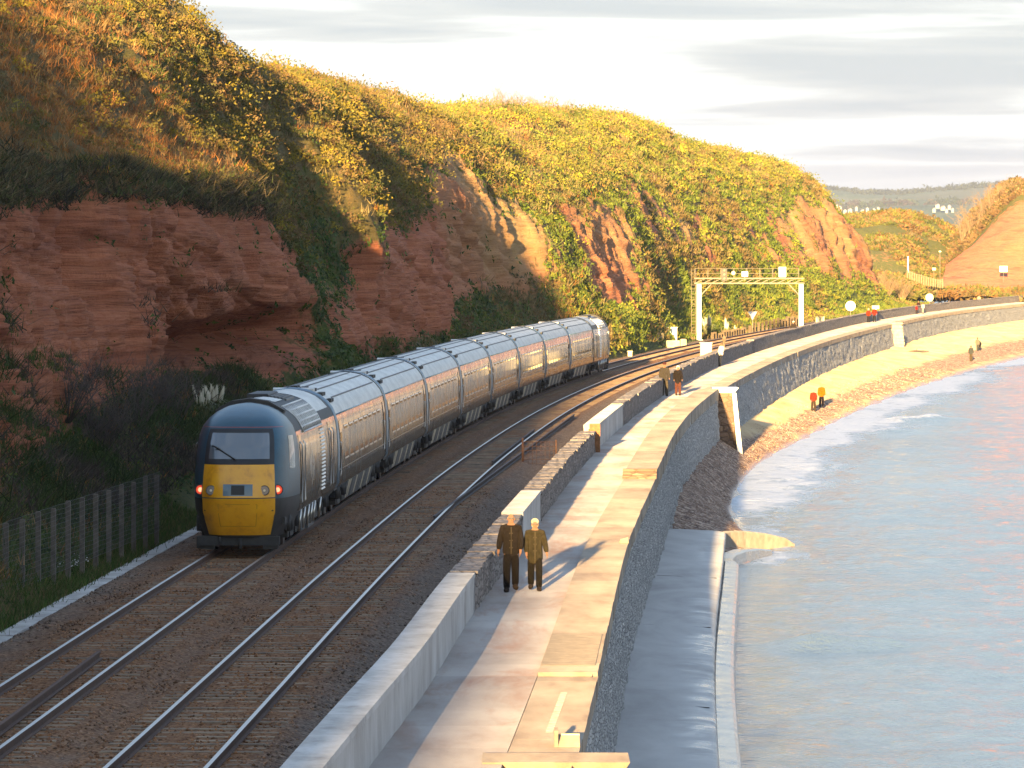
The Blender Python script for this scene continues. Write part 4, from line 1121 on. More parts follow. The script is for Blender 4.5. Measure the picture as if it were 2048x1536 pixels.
sc_col = np.where((pat > 0.05)[:, None], colour(r, ns_, [(0.085,0.065,0.05),(0.11,0.085,0.06),(0.06,0.05,0.035)], 0.3), colour(r, ns_, [(0.04,0.06,0.018),(0.055,0.075,0.02)], 0.3))
cards("trackside_scrub", "dark tangled scrub behind the lineside fence", "scrub", sp_, np.tile([0.3, 0, 0.95], (ns_, 1)), r.uniform(0.35, 0.75, ns_), 20, np.full(ns_, 0.04), sc_col, 'blade', 11, lean=0.75)

# far slopes: scrub on valley hill, headland crest
def scatter_land(GG, n, seed, name, label, cat, cols, rr, K, sz, zone=None):
    r = np.random.default_rng(seed)
    a = r.integers(0, GG.shape[0]-1, n); b = r.integers(0, GG.shape[1]-1, n)
    t1, t2 = r.random(n)[:, None], r.random(n)[:, None]
    q = GG[a, b]*(1-t1)*(1-t2) + GG[a+1, b]*t1*(1-t2) + GG[a, b+1]*(1-t1)*t2 + GG[a+1, b+1]*t1*t2
    if zone is not None:
        k = zone(q, r); q = q[k]
    n = len(q)
    cards(name, label, cat, q, np.tile([0, 0, 1.0], (n, 1)), r.uniform(0.6, 1.3, n)*rr, K, np.full(n, sz), colour(r, n, cols, 0.35), 'clump', seed+1)
scatter_land(VH, 4600, 41, "hill_scrub", "yellow and rust scrub over the low valley hill", "scrub", [(0.15,0.14,0.03),(0.10,0.11,0.025),(0.22,0.12,0.04),(0.17,0.12,0.05)], 1.7, 26, 0.75, lambda q, r: (fbm(q[:, 0]*.05, q[:, 1]*.03, 0*q[:, 0], 3, 5) > -0.15))
scatter_land(RH, 4200, 43, "headland_scrub", "brown scrub along the crest of the red headland", "scrub", [(0.17,0.10,0.04),(0.22,0.14,0.06),(0.12,0.10,0.03)], 1.8, 26, 0.8, lambda q, r: q[:, 1] > 1228)

# ---------------------------------------------------------------- woody plants one can tell apart
def branchy(name, label, cat, loc, h, spread, nst, mat, seed, sub=4, thick=0.03, group=None, leafc=None, twig=2.0):
    """leafless shrub or small tree: trunk limbs as tubes, fine twigs as a second part"""
    r = random.Random(seed)
    t = thing(name, label, cat, loc, 0, group)
    m = MB(); tw = MB()
    for i in range(nst):
        a = r.uniform(0, 6.28); l = h*r.uniform(0.6, 1.0)
        q = Vector((math.cos(a)*spread*r.uniform(.2, 1), math.sin(a)*spread*r.uniform(.2, 1), l))
        b0 = Vector((math.cos(a)*thick*2, math.sin(a)*thick*2, -0.15)); m1 = b0.lerp(q, 0.5) + Vector((r.uniform(-.1, .1)*h, r.uniform(-.1, .1)*h, 0.08*h))
        m.tube([b0, m1, q], [thick, thick*0.6, thick*0.15], 5)
        for j in range(sub):
            f = r.uniform(0.25, 0.95); s0 = b0.lerp(m1, f*2) if f < .5 else m1.lerp(q, f*2-1)
            e0 = s0 + Vector((r.uniform(-1, 1), r.uniform(-1, 1), r.uniform(0.2, 1.2)))*h*0.22
            tw.tube([s0, e0], [thick*0.4, thick*0.12], 3, caps=False)
            for u in range(3):
                s1 = s0.lerp(e0, r.uniform(.3, 1)); e1 = s1 + Vector((r.uniform(-1, 1), r.uniform(-1, 1), r.uniform(0, 1.1)))*h*0.12
                tw.tube([s1, e1], [thick*0.22, thick*0.08], 3, caps=False)
    m.build("trunk", mat, t, fix=False)
    tw.build("crown", mat, t, fix=False)
    return t
def surf(x, y, d):
    """point on the cliff that is seen at picture x, y near distance d"""
    i = np.searchsorted(du, d); X_ = px(x, y, d)
    j = np.argmin((G[i, :, 0]-X_[0])**2 + (G[i, :, 2]-X_[2])**2)
    return tuple(G[i, j])
# grey shrubs behind the fence
for i, (x, y, d, h, lab) in enumerate(((250,850,158,2.3,"grey leafless shrub standing behind the last fence posts"),(330,830,166,2.6,"tall grey leafless shrub beside the roof of the leading power car"),(180,800,155,1.9,"grey twiggy shrub low on the bank above the fence"),(385,800,176,2.0,"grey twiggy shrub just left of the pampas plumes"))):
    q = surf(x, y, d)
    branchy("bare_shrub", lab, "shrub", (q[0], q[1], q[2]-0.1), h, h*0.75, 22, M['darktwig'], 50+i, 8, 0.022, "grey shrubs behind the lineside fence")
# pampas plumes
def pampas(label, loc, h, n, seed, group):
    r = random.Random(seed); t = thing("pampas_grass", label, "pampas grass", loc, 0, group)
    lf = MB()
    for i in range(46):
        a = r.uniform(0, 6.28); l = h*r.uniform(.35, .6); c_ = Vector((math.cos(a), math.sin(a), 0))
        wd = c_.cross(Vector((0, 0, 1)))*0.02*h
        p0 = c_*0.06*h; p1 = c_*l*0.45 + Vector((0, 0, l)); p2 = c_*l*1.0 + Vector((0, 0, l*0.8))
        lf.add([p0-wd, p0+wd, p1+wd, p1-wd, p2], [(0, 1, 2, 3), (3, 2, 4)])
    lf.build("leaves", M['pampas_leaf'], t, fix=False)
    for i in range(n):
        a = r.uniform(0, 6.28); l = h*r.uniform(.75, 1.0); c_ = Vector((math.cos(a), math.sin(a), 0))
        top = c_*0.28*h*r.random() + Vector((0, 0, l)); base = top*0.55; base.z = l*0.55
        pm = MB(); pm.tube([base*0.1, base], 0.008*h, 4, caps=False)
        pm.tube([base, base.lerp(top, .3), base.lerp(top, .65), top], [0.012*h, 0.05*h, 0.045*h, 0.008*h], 6)
        for q in range(26):
            f = r.uniform(.1, .98); s0 = base.lerp(top, f); e_ = s0 + Vector((r.uniform(-1, 1), r.uniform(-1, 1), r.uniform(.2, 1)))*0.10*h
            n_ = Vector((r.uniform(-1, 1), r.uniform(-1, 1), 0))*0.012*h
            pm.add([s0-n_, s0+n_, e_], [(0, 1, 2)])
        pm.build("plume", M['plume'], t, fix=False)
    return t
M['plume'] = simple("pampas_plume", (0.52, 0.47, 0.36), 0.9, var=0.15)
M['pampas_leaf'] = simple("pampas_leaf", (0.12, 0.13, 0.05), 0.8, var=0.3)
for i, (x, y, d, h, n) in enumerate(((430,812,182,1.5,5),(470,806,186,1.6,6))):
    q = surf(x, y, d); pampas(("small pampas clump left of the bigger one behind the leading power car", "cream pampas clump peeping over the leading power car roof")[i], (q[0], q[1], q[2]-0.1), h, n, 70+i, "pampas grass along the line")
for i, (x, y, d, h, n, lab) in enumerate(((1425,655,528,2.5,9,"tall pale pampas clump just beyond the gantry's ladder post"),(1457,662,538,2.4,8,"pampas clump midway between the ladder post and triangular sign"),(1478,664,546,1.7,6,"small pampas clump left of the white triangular sign"))):
    q = surf(x, y, d); pampas(lab, (q[0], q[1], q[2]-0.2), h, n, 80+i, "pampas grass along the line")
# leafless trees on the far skyline
sky_x = [962, 978, 995, 1012, 1028, 1046, 1062, 1080, 1098, 1116, 1134, 1160, 1190, 1225, 1265]
ordn = ["first","second","third","fourth","fifth","sixth","seventh","eighth","ninth","tenth","eleventh","twelfth","thirteenth","fourteenth","fifteenth"]
for i, x in enumerate(sky_x):
    d = 500 + (x-962)*0.42; i_ = np.searchsorted(du, d)
    tx = (x-1024)*d/F
    j = np.argmin(np.abs(G[i_, 160:, 0]-tx)) + 160
    q = G[i_, j]
    branchy("bare_tree", ordn[i] + " leafless tree from the left in the thin row on the skyline", "tree", (q[0], q[1], q[2]-0.3), (2.6 if i < 11 else 1.5)*random.uniform(.8, 1.15), 0.9, 9, M['haybark'], 100+i, 6, 0.045, "leafless trees on the skyline")
# bare trees on the red headland and at the end of the cliff
for i, (x, y, d, h, lab) in enumerate(((1945,468,1240,9,"big pale leafless tree leaning on the side of the red headland"),(1925,478,1240,7,"smaller leafless tree left of the big one on the red headland"),(1968,440,1246,8,"leafless tree right of the big one on the red headland"),(1990,420,1250,7,"leafless tree near the top of the red headland crest"),(2015,405,1255,7,"leafless tree at the highest visible part of the red headland"))):
    q = px(x, y, d); branchy("bare_tree", lab, "tree", (q[0], q[1], q[2]-1), h, h*0.42, 12, M['haybark'], 130+i, 8, 0.10, "leafless trees on the red headland")
for i, (x, y, d, h, lab) in enumerate(((1745,590,880,4.4,"brown leafless thicket at the foot of the cliff's far end"),(1775,585,900,4.8,"rounded leafless bush right of the cliff's far end"),(1805,592,920,3.8,"low leafless bush nearest the railway beyond the cliff"))):
    q = px(x, y, d); branchy("bare_shrub", lab, "shrub", (q[0], q[1], q[2]-1), h, h*0.7, 26, M['haybark'], 140+i, 8, 0.05, "leafless bushes beyond the cliff")
# ================================================================== TRAIN
m = Mat("green_coach_paint", (0.012, 0.026, 0.021), 0.22, coat=0.2, spec=0.4)
m.color(m.ramp(m.noise(2.5, 6, 0.65, stretch=(1, 1.4, 0.3), world=False), [(0.3, (0.016, 0.026, 0.020)), (0.7, (0.034, 0.040, 0.030))]))
m.rough(m.ramp(m.noise(1.2, 5, 0.6, stretch=(1, 1.2, 0.3), world=False), [(0.3, (0.16, 0.16, 0.16)), (0.7, (0.32, 0.32, 0.32))]))
m.bump(m.noise(0.9, 2, 0.5, stretch=(1, 1.0, 0.25), world=False), 0.10, 0.05)
M['tgreen'] = m.m
M['tnose'] = simple("green_nose_paint", (0.010, 0.058, 0.090), 0.35, var=0.2, spec=0.3)
m = Mat("warning_yellow", (0.8, 0.43, 0.01), 0.4, coat=0.3)
m.color(m.ramp(m.noise(2.2, 7, 0.7, world=False), [(0.28, (0.50, 0.20, 0.006)), (0.45, (0.72, 0.32, 0.006)), (0.7, (0.78, 0.37, 0.008))]))
M['tyellow'] = m.m
m = Mat("coach_roof", rough=0.5, spec=0.4)
c = m.ramp(m.noise(1.6, 6, 0.65, stretch=(1, 0.35, 1), world=False), [(0.3, (0.46, 0.44, 0.40)), (0.55, (0.62, 0.595, 0.54)), (0.75, (0.72, 0.69, 0.63))])
m.color(c); m.bump(m.noise(5, 4, world=False), 0.1, 0.02)
M['troof'] = m.m
M['tdark'] = simple("underframe_black", (0.022, 0.021, 0.021), 0.65, var=0.45, scale=4)
M['tgrey'] = simple("underframe_grey", (0.09, 0.095, 0.10), 0.55, var=0.3, scale=3)
M['tband'] = simple("end_band_blue_grey", (0.07, 0.12, 0.16), 0.35, var=0.15, coat=0.3)
M['tglass'] = Mat("tinted_glass", (0.012, 0.012, 0.014), 0.04, spec=0.9).m
M['tscreen'] = Mat("windscreen_glass", (0.10, 0.12, 0.135), 0.03, spec=0.9, coat=1.0).m
M['tsilver'] = simple("silver_trim", (0.62, 0.60, 0.56), 0.3, 0.9, 0.1)
M['tgrille'] = simple("grille_metal", (0.55, 0.54, 0.52), 0.4, 0.7, 0.15)
M['tredline'] = simple("red_line", (0.30, 0.05, 0.04), 0.4)
M['tinside'] = simple("cab_interior", (0.16, 0.15, 0.14), 0.8)
M['wheel'] = simple("wheel_steel", (0.12, 0.10, 0.09), 0.5, 0.5, 0.3)
mm_ = Mat("tail_lamp", (0.6, 0.02, 0.01), 0.3); mm_.b.inputs["Emission Color"].default_value = (1.0, 0.10, 0.04, 1); mm_.b.inputs["Emission Strength"].default_value = 0.055
M['lampred'] = mm_.m
mm_ = Mat("tail_lamp_core", (0.9, 0.3, 0.2), 0.3); mm_.b.inputs["Emission Color"].default_value = (1.0, 0.45, 0.22, 1); mm_.b.inputs["Emission Strength"].default_value = 0.14
M['lampcore'] = mm_.m
M['lampclear'] = simple("headlamp_glass", (0.38, 0.36, 0.38), 0.15, 0.6, 0.1)

SIDE = [(1.28, 0.92), (1.345, 1.05), (1.37, 1.5), (1.37, 2.0), (1.345, 2.5), (1.30, 2.85), (1.25, 3.05)]
ROOF = [(1.25, 3.05), (1.16, 3.25), (1.0, 3.45), (0.78, 3.62), (0.5, 3.75), (0.2, 3.81)]
def hw(z):
    P_ = SIDE + ROOF[1:] + [(0.0, 3.83)]
    return float(np.interp(z, [p[1] for p in P_], [p[0] for p in P_]))
def shell(y0, y1, prof, mat, name, parent, ny=2, off=0.0, closed=False, bottom=False):
    m_ = MB(); n = len(prof)
    ys_ = np.linspace(y0, y1, ny)
    V = [(x, y, z) for y in ys_ for x, z in prof]
    f = [(i*n+j, i*n+j+1, (i+1)*n+j+1, (i+1)*n+j) for i in range(ny-1) for j in range(n-1)]
    m_.add(V, f, 0, True)
    return m_.build(name, mat, parent, fix=False)
side_r = [(x, z) for x, z in SIDE]; side_l = [(-x, z) for x, z in SIDE][::-1]
roof_all = [(x, z) for x, z in ROOF] + [(0, 3.83)] + [(-x, z) for x, z in ROOF][::-1]
sect = side_r + roof_all[1:-1] + side_l
def end_cap(m_, y, sc=1.0):
    n = len(sect); o = len(m_.v)
    m_.add([(x*sc, y, z) for x, z in sect], [tuple(range(n))])
def bogie(parent, yc, steps=True, wb=2.6):
    b = bpy.data.objects.new("bogie", None); COL.objects.link(b); b.parent = parent; b.location = (0, yc, 0)
    f = MB()
    for s in (-1, 1):
        f.prism([(-wb/2-0.5, 0.55), (-wb/2-0.4, 0.72), (-0.6, 0.62), (-0.5, 0.42), (0.5, 0.42), (0.6, 0.62), (wb/2+0.4, 0.72), (wb/2+0.5, 0.55), (wb/2+0.3, 0.48), (0.7, 0.5), (0.5, 0.3), (-0.5, 0.3), (-0.7, 0.5), (-wb/2-0.3, 0.48)], 'x', s*1.0, s*1.13)
        for yy in (-wb/2, wb/2):
            f.box(s*1.0-0.12, s*1.0+0.14, yy-0.17, yy+0.17, 0.32, 0.62)
            f.tube([(s*1.16, yy+0.32, 0.5), (s*1.16, yy+0.32, 0.92)], 0.08, 8)
            f.tube([(s*1.16, yy-0.32, 0.5), (s*1.16, yy-0.32, 0.92)], 0.08, 8)
        f.tube([(s*1.18, -0.2, 0.75), (s*1.2, 0.75, 1.0)], 0.06, 8)
    f.box(-1.0, 1.0, -0.3, 0.3, 0.45, 0.9)
    f.build("bogie_frame", M['tdark'], b)
    for yy in (-wb/2, wb/2):
        wv_ = MB()
        for s in (-1, 1): wv_.tube([(s*0.69, yy, 0.457), (s*0.82, yy, 0.457)], 0.457, 20)
        wv_.tube([(-0.69, yy, 0.457), (0.69, yy, 0.457)], 0.08, 8)
        wv_.build("wheelset", M['wheel'], b)
    return b

# ---- passenger coach, origin at its near end on the rail tops
LC = 22.6
coach = thing("passenger_coach", "", "coach")
shell(0.28, LC-0.28, side_r, M['tgreen'], "side_panel", coach, 12)
shell(0.28, LC-0.28, side_l, M['tgreen'], "side_panel", coach, 12)
shell(0.28, LC-0.28, roof_all, M['troof'], "roof", coach, 12)
rf = coach.children[-1]
for xx in (-0.95, -0.55, -0.18, 0.18, 0.55, 0.95):
    z = np.interp(-abs(xx), [-p[0] for p in ROOF][::1] + [0], [p[1] for p in ROOF] + [3.83]) + 0.012
    MB().box(xx-0.018, xx+0.018, 2.6, LC-1.0, float(z)-0.03, float(z)+0.015).build("roof_rib", M['tgrey'], rf)
for e_, (y0, y1) in enumerate(((0.0, 0.28), (LC-0.28, LC))):
    m_ = MB(); n = len(sect)
    sc0, sc1 = (0.985, 1.012) if e_ == 0 else (1.012, 0.985)
    V = []
    for (yy, sc) in ((y0, sc0), ((y0+y1)/2, 1.014), (y1, sc1)):
        V += [(x*sc, yy, 0.92+(z-0.92)*(1+(sc-1)*0.8)) for x, z in sect]
    f = [(i*n+j, i*n+j+1, (i+1)*n+j+1, (i+1)*n+j) for i in range(2) for j in range(n-1)]
    m_.add(V, f, 0, True)
    k = 0 if e_ == 0 else 2
    m_.add([V[k*n+j] for j in range(n)], [tuple(range(n))])
    m_.build("end_band", M['tband'], coach)
MB().box(-0.55, 0.55, -0.28, -0.002, 0.95, 3.1).build("gangway", M['black'], coach)
MB().box(-0.55, 0.55, LC+0.002, LC+0.28, 0.95, 3.1).build("gangway", M['black'], coach)
for s in (-1, 1):
    for i in range(8):
        y0 = 2.55 + i*2.22; y1 = y0 + 1.62
        wdw = bpy.data.objects.new("window", None); COL.objects.link(wdw); wdw.parent = coach
        q = [(s*(hw(z)+0.006), y, z) for (y, z) in ((y0, 1.72), (y1, 1.72), (y1, 2.62), (y0, 2.62))]
        MB().add(q, [(0, 1, 2, 3)]).build("pane", M['tglass'], wdw, fix=False)
        fr = MB()
        for (a0, b0, c0, d0) in ((y0-.05, y1+.05, 1.66, 1.715), (y0-.05, y1+.05, 2.625, 2.67), (y0-.05, y0-.005, 1.716, 2.624), (y1+.005, y1+.05, 1.716, 2.624)):
            fr.add([(s*(hw(z)+0.014), y, z) for (y, z) in ((a0, c0), (b0, c0), (b0, d0), (a0, d0))], [(0, 1, 2, 3)])
        fr.build("frame", M['tsilver'], wdw, fix=False)
    for y0 in (0.62, LC-1.5):
        dr = MB(); dd_ = bpy.data.objects.new("door", None); COL.objects.link(dd_); dd_.parent = coach
        zs_ = [1.0, 1.5, 2.0, 2.5, 2.85]
        for a0, b0 in zip(zs_[:-1], zs_[1:]):
            dr.add([(s*(hw(z)+0.016), y, z) for (y, z) in ((y0, a0), (y0+0.86, a0), (y0+0.86, b0), (y0, b0))], [(0, 1, 2, 3)])
        dr.build("leaf", M['tgreen'], dd_, fix=False)
        MB().add([(s*(hw(z)+0.022), y, z) for (y, z) in ((y0+.15, 1.8), (y0+.71, 1.8), (y0+.71, 2.5), (y0+.15, 2.5))], [(0, 1, 2, 3)]).build("pane", M['tglass'], dd_, fix=False)
        MB().tube([(s*1.39, y0-0.08, 1.25), (s*1.41, y0-0.08, 1.3), (s*1.41, y0-0.08, 2.2), (s*1.385, y0-0.08, 2.25)], 0.018, 6).build("grab_rail", M['tsilver'], dd_)
    MB().add([(s*(hw(z)+0.008), y, z) for (y, z) in ((0.4, 1.42), (LC-0.4, 1.42), (LC-0.4, 1.45), (0.4, 1.45))], [(0, 1, 2, 3)]).build("side_line", M['tsilver'], coach, fix=False)
    MB().tube([(s*1.27, 0.3, 3.055), (s*1.27, LC-0.3, 3.055)], 0.022, 6).build("gutter", M['tband'], coach)
    # sloping skirt modules under the floor
    for (y0, y1) in ((5.3, 7.6), (7.9, 11.2), (11.5, 14.0), (14.3, 17.2)):
        MB().hexa([(s*0.5, y0, 0.32), (s*1.12, y0, 0.32), (s*1.12, y1, 0.32), (s*0.5, y1, 0.32), (s*0.5, y0, 0.915), (s*1.27, y0, 0.915), (s*1.27, y1, 0.915), (s*0.5, y1, 0.915)]).build("equipment_case", M['tgrey'], coach)
    for yy in (5.9, 6.6, 9.4, 12.6, 15.6):
        MB().bar((s*1.135, yy, 0.36), (s*1.28, yy, 0.9), 0.04, 0.04).build("case_rib", M['tsilver'], coach)
MB().box(-1.2, 1.2, 0.3, LC-0.3, 0.80, 0.918).build("floor_frame", M['tdark'], coach)
bogie(coach, 3.3); bogie(coach, LC-3.3)
hat = MB()
for xx in np.arange(-1.0, 1.01, 0.25):
    z = float(np.interp(-abs(xx), [-p[0] for p in ROOF] + [0], [p[1] for p in ROOF] + [3.83]))
    for yy in (0.7, 1.35):
        hat.box(xx-0.09, xx+0.09, yy, yy+0.45, z-0.05, z+0.05)
hat.build("roof_hatch_grid", M['tdark'], rf)
for s in (-1, 1):
    ht_ = MB(); ht_.prism([(0.3, 3.62), (0.75, 3.62), (0.75, 3.80), (0.5, 3.84), (0.3, 3.80)], 'x', s*0.6, s*0.2)
    ht_.build("roof_vent", M['troof'], rf)
for s in (-1, 1):
    bf = MB(); bf.tube([(s*0.87, -0.02, 1.05), (s*0.87, -0.42, 1.05)], 0.09, 10); bf.tube([(s*0.87, -0.42, 1.05), (s*0.87, -0.5, 1.05)], 0.22, 14)
    bf.build("buffer", M['tdark'], coach)

# ---- power car, nose tip at y = 0
LP = 17.8; NB = 3.4
pcar = thing("power_car", "", "locomotive")
def Ln(z):
    return float(np.interp(z, [0.42, 0.7, 1.1, 1.45, 1.7, 2.3, 2.75, 3.2, 3.45, 3.62, 3.75, 3.83], [3.0, 3.16, 3.32, 3.40, 3.36, 3.12, 2.80, 2.32, 1.85, 1.30, 0.7, 0.0]))
def nhw(z):
    if z < 0.92: return float(np.interp(z, [0.42, 0.92], [1.12, 1.3]))
    return hw(z)
def npt(xf, z, off=0.0):
    h = nhw(z); n = 3.4
    a = (1 - abs(xf)**n)**(1/n) if abs(xf) < 1 else 0.0
    y = NB - Ln(z)*a
    fwd = a*Ln(z)/3.4
    x = xf*h*(1 - 0.10*fwd)
    return Vector((x, y - off*0.97, z + off*0.15)) if off else Vector((x, y, z))
def xfs(n):
    t = np.linspace(-math.pi/2, math.pi/2, n)
    return [math.copysign(abs(math.sin(a))**0.62, a) for a in t]
zrow = [0.42, 0.5, 0.6, 0.75, 0.92, 1.1, 1.3, 1.42, 1.46, 1.6, 1.8, 2.0, 2.2, 2.4, 2.6, 2.8, 3.0, 3.15, 3.25, 3.35, 3.45, 3.53, 3.61, 3.68, 3.74, 3.79, 3.825]
XF = xfs(61)
def npatch(x0, x1, z0, z1, off, mat, name, parent, nx=20, nz=12, zx=None):
    m_ = MB(); V = []
    for i in range(nz+1):
        z = z0 + (z1-z0)*i/nz
        for j in range(nx+1):
            xf = x0 + (x1-x0)*j/nx
            if zx: xf *= zx(z)
            V.append(npt(xf, z, off))
    f = [(i*(nx+1)+j, i*(nx+1)+j+1, (i+1)*(nx+1)+j+1, (i+1)*(nx+1)+j) for i in range(nz) for j in range(nx)]
    m_.add(V, f, 0, True); return m_.build(name, mat, parent, fix=False)
m_ = MB(); V = [npt(xf, z) for z in zrow for xf in XF]; n = len(XF)
m_.add(V, [(i*n+j, i*n+j+1, (i+1)*n+j+1, (i+1)*n+j) for i in range(len(zrow)-1) for j in range(n-1)], 0, True)
m_.f = [q for q in m_.f]
lowmi = [1 if (k // (n-1)) < 7 else 0 for k in range(len(m_.f))]; m_.m = lowmi
nose = m_.build("nose", [M['tnose'], M['tdark']], pcar, fix=False)
npatch(-0.76, 0.76, 0.47, 1.43, 0.012, M['tyellow'], "yellow_panel", nose, 16, 10)
npatch(-0.76, 0.76, 1.455, 2.30, 0.012, M['tyellow'], "yellow_panel", nose, 16, 10, lambda z: 1 - 0.05*(z-1.45))
npatch(-0.73, 0.73, 2.31, 3.2, 0.012, M['black'], "windscreen_surround", nose, 20, 10)
npatch(-0.64, 0.64, 2.44, 3.1, 0.020, M['tscreen'], "windscreen", nose, 20, 10)
npatch(-0.93, 0.93, 3.235, 3.25, 0.010, M['tredline'], "red_line", nose, 40, 1)
npatch(-0.30, 0.32, 1.50, 1.80, 0.02, M['tband'], "coupler_recess", nose, 6, 3)
npatch(-0.13, 0.15, 1.53, 1.77, 0.026, M['black'], "coupler_socket", nose, 6, 3)
# thin panel line on the lower yellow
for (a0, b0, c0, d0) in ((-0.42, 0.42, 1.27, 1.285), (-0.42, 0.42, 0.70, 0.715), (-0.42, -0.405, 0.716, 1.269), (0.405, 0.42, 0.716, 1.269)):
    npatch(a0, b0, c0, d0, 0.018, simple("panel_gap", (0.42, 0.2, 0.01), 0.6), "panel_gap", nose, 4, 2)
for s in (-1, 1):
    for (xf, mat, nm, r_) in ((0.56, M['lampclear'], "headlamp", 0.11), (0.80, M['lampred'], "tail_lamp", 0.115)):
        c0 = npt(s*xf, 1.64, 0.02); lp = MB()
        lp.tube([c0 + Vector((0, 0.03, 0)), c0 + Vector((0, -0.035, 0))], r_, 18)
        lo = lp.build(nm, mat, nose)
        rm = MB(); rm.tube([c0 + Vector((0, 0.02, 0)), c0 + Vector((0, -0.02, 0))], r_*1.2, 18); rm.build("lamp_rim", M['tdark'], lo)
        if nm == "tail_lamp":
            MB().tube([c0 + Vector((0, -0.03, 0)), c0 + Vector((0, -0.042, 0))], r_*0.55, 14).build("bulb", M['lampcore'], lo)
        else:
            MB().tube([c0 + Vector((0, -0.03, 0)), c0 + Vector((0, -0.042, 0))], r_*0.3, 12).build("bulb", M['tsilver'], lo)
    npatch(s*0.955, s*0.995, 2.15, 3.0, 0.02, M['tglass'], "cab_side_window", nose, 6, 8)
wp = MB(); p0, p1 = npt(-0.06, 2.42, 0.05), npt(-0.48, 2.72, 0.06)
wp.tube([p0, p1], 0.02, 6); wp.tube([p1 + Vector((0.18, 0, -0.09)), p1 + Vector((-0.12, 0, 0.06))], 0.026, 6); wp.build("wiper", M['black'], nose)
sh_ = MB(); c0 = npt(0.34, 2.45, 0.03)   # driver's seat back seen through the screen
sh_.prism([(c0.x-0.19, 2.46), (c0.x+0.19, 2.46), (c0.x+0.17, 2.72), (c0.x+0.09, 2.80), (c0.x-0.09, 2.80), (c0.x-0.17, 2.72)], 'y', c0.y+0.11, c0.y+0.13)
# sides and roof behind the cab
shell(NB, LP, side_r, M['tgreen'], "side_panel", pcar, 10); shell(NB, LP, side_l, M['tgreen'], "side_panel", pcar, 10)
shell(NB, LP, roof_all, M['tdark'], "roof", pcar, 10); prf = pcar.children[-1]
m_ = MB(); end_cap(m_, LP); m_.build("rear_bulkhead", M['tgreen'], pcar)
rz = lambda xx: float(np.interp(-abs(xx), [-p[0] for p in ROOF] + [0], [p[1] for p in ROOF] + [3.83]))
# pale roof skin between equipment
for (y0, y1, xa, xb) in ((6.0, 16.9, -0.55, -0.12), (12.6, 17.0, -0.1, 1.12), (6.0, 8.4, -0.1, 0.5), (13.0, 17.0, -1.12, -0.57)):
    xs_ = np.linspace(xa, xb, 8); m_ = MB()
    m_.add([(x, y, rz(x)+0.02) for y in (y0, y1) for x in xs_], [(j, j+1, 8+j+1, 8+j) for j in range(7)], 0, True)
    m_.build("roof_sheet", M['troof'], prf, fix=False)
MB().prism([(-0.9, 3.5), (-0.92, 3.62), (-0.5, 3.86), (0, 3.93), (0.5, 3.86), (0.92, 3.62), (0.9, 3.5)], 'y', 3.7, 4.3).build("air_horn_cowl", M['tdark'], prf)
MB().box(-0.5, 0.1, 8.6, 11.8, 3.78, 3.92, b=0.03).build("exhaust_tray", M['black'], prf)
for k in range(5):
    MB().box(0.12+0.1*k, 0.18+0.1*k, 8.8, 11.6, rz(0.15+.1*k)-0.02, rz(0.15+.1*k)+0.05).build("radiator_rib", M['tgrey'], prf)
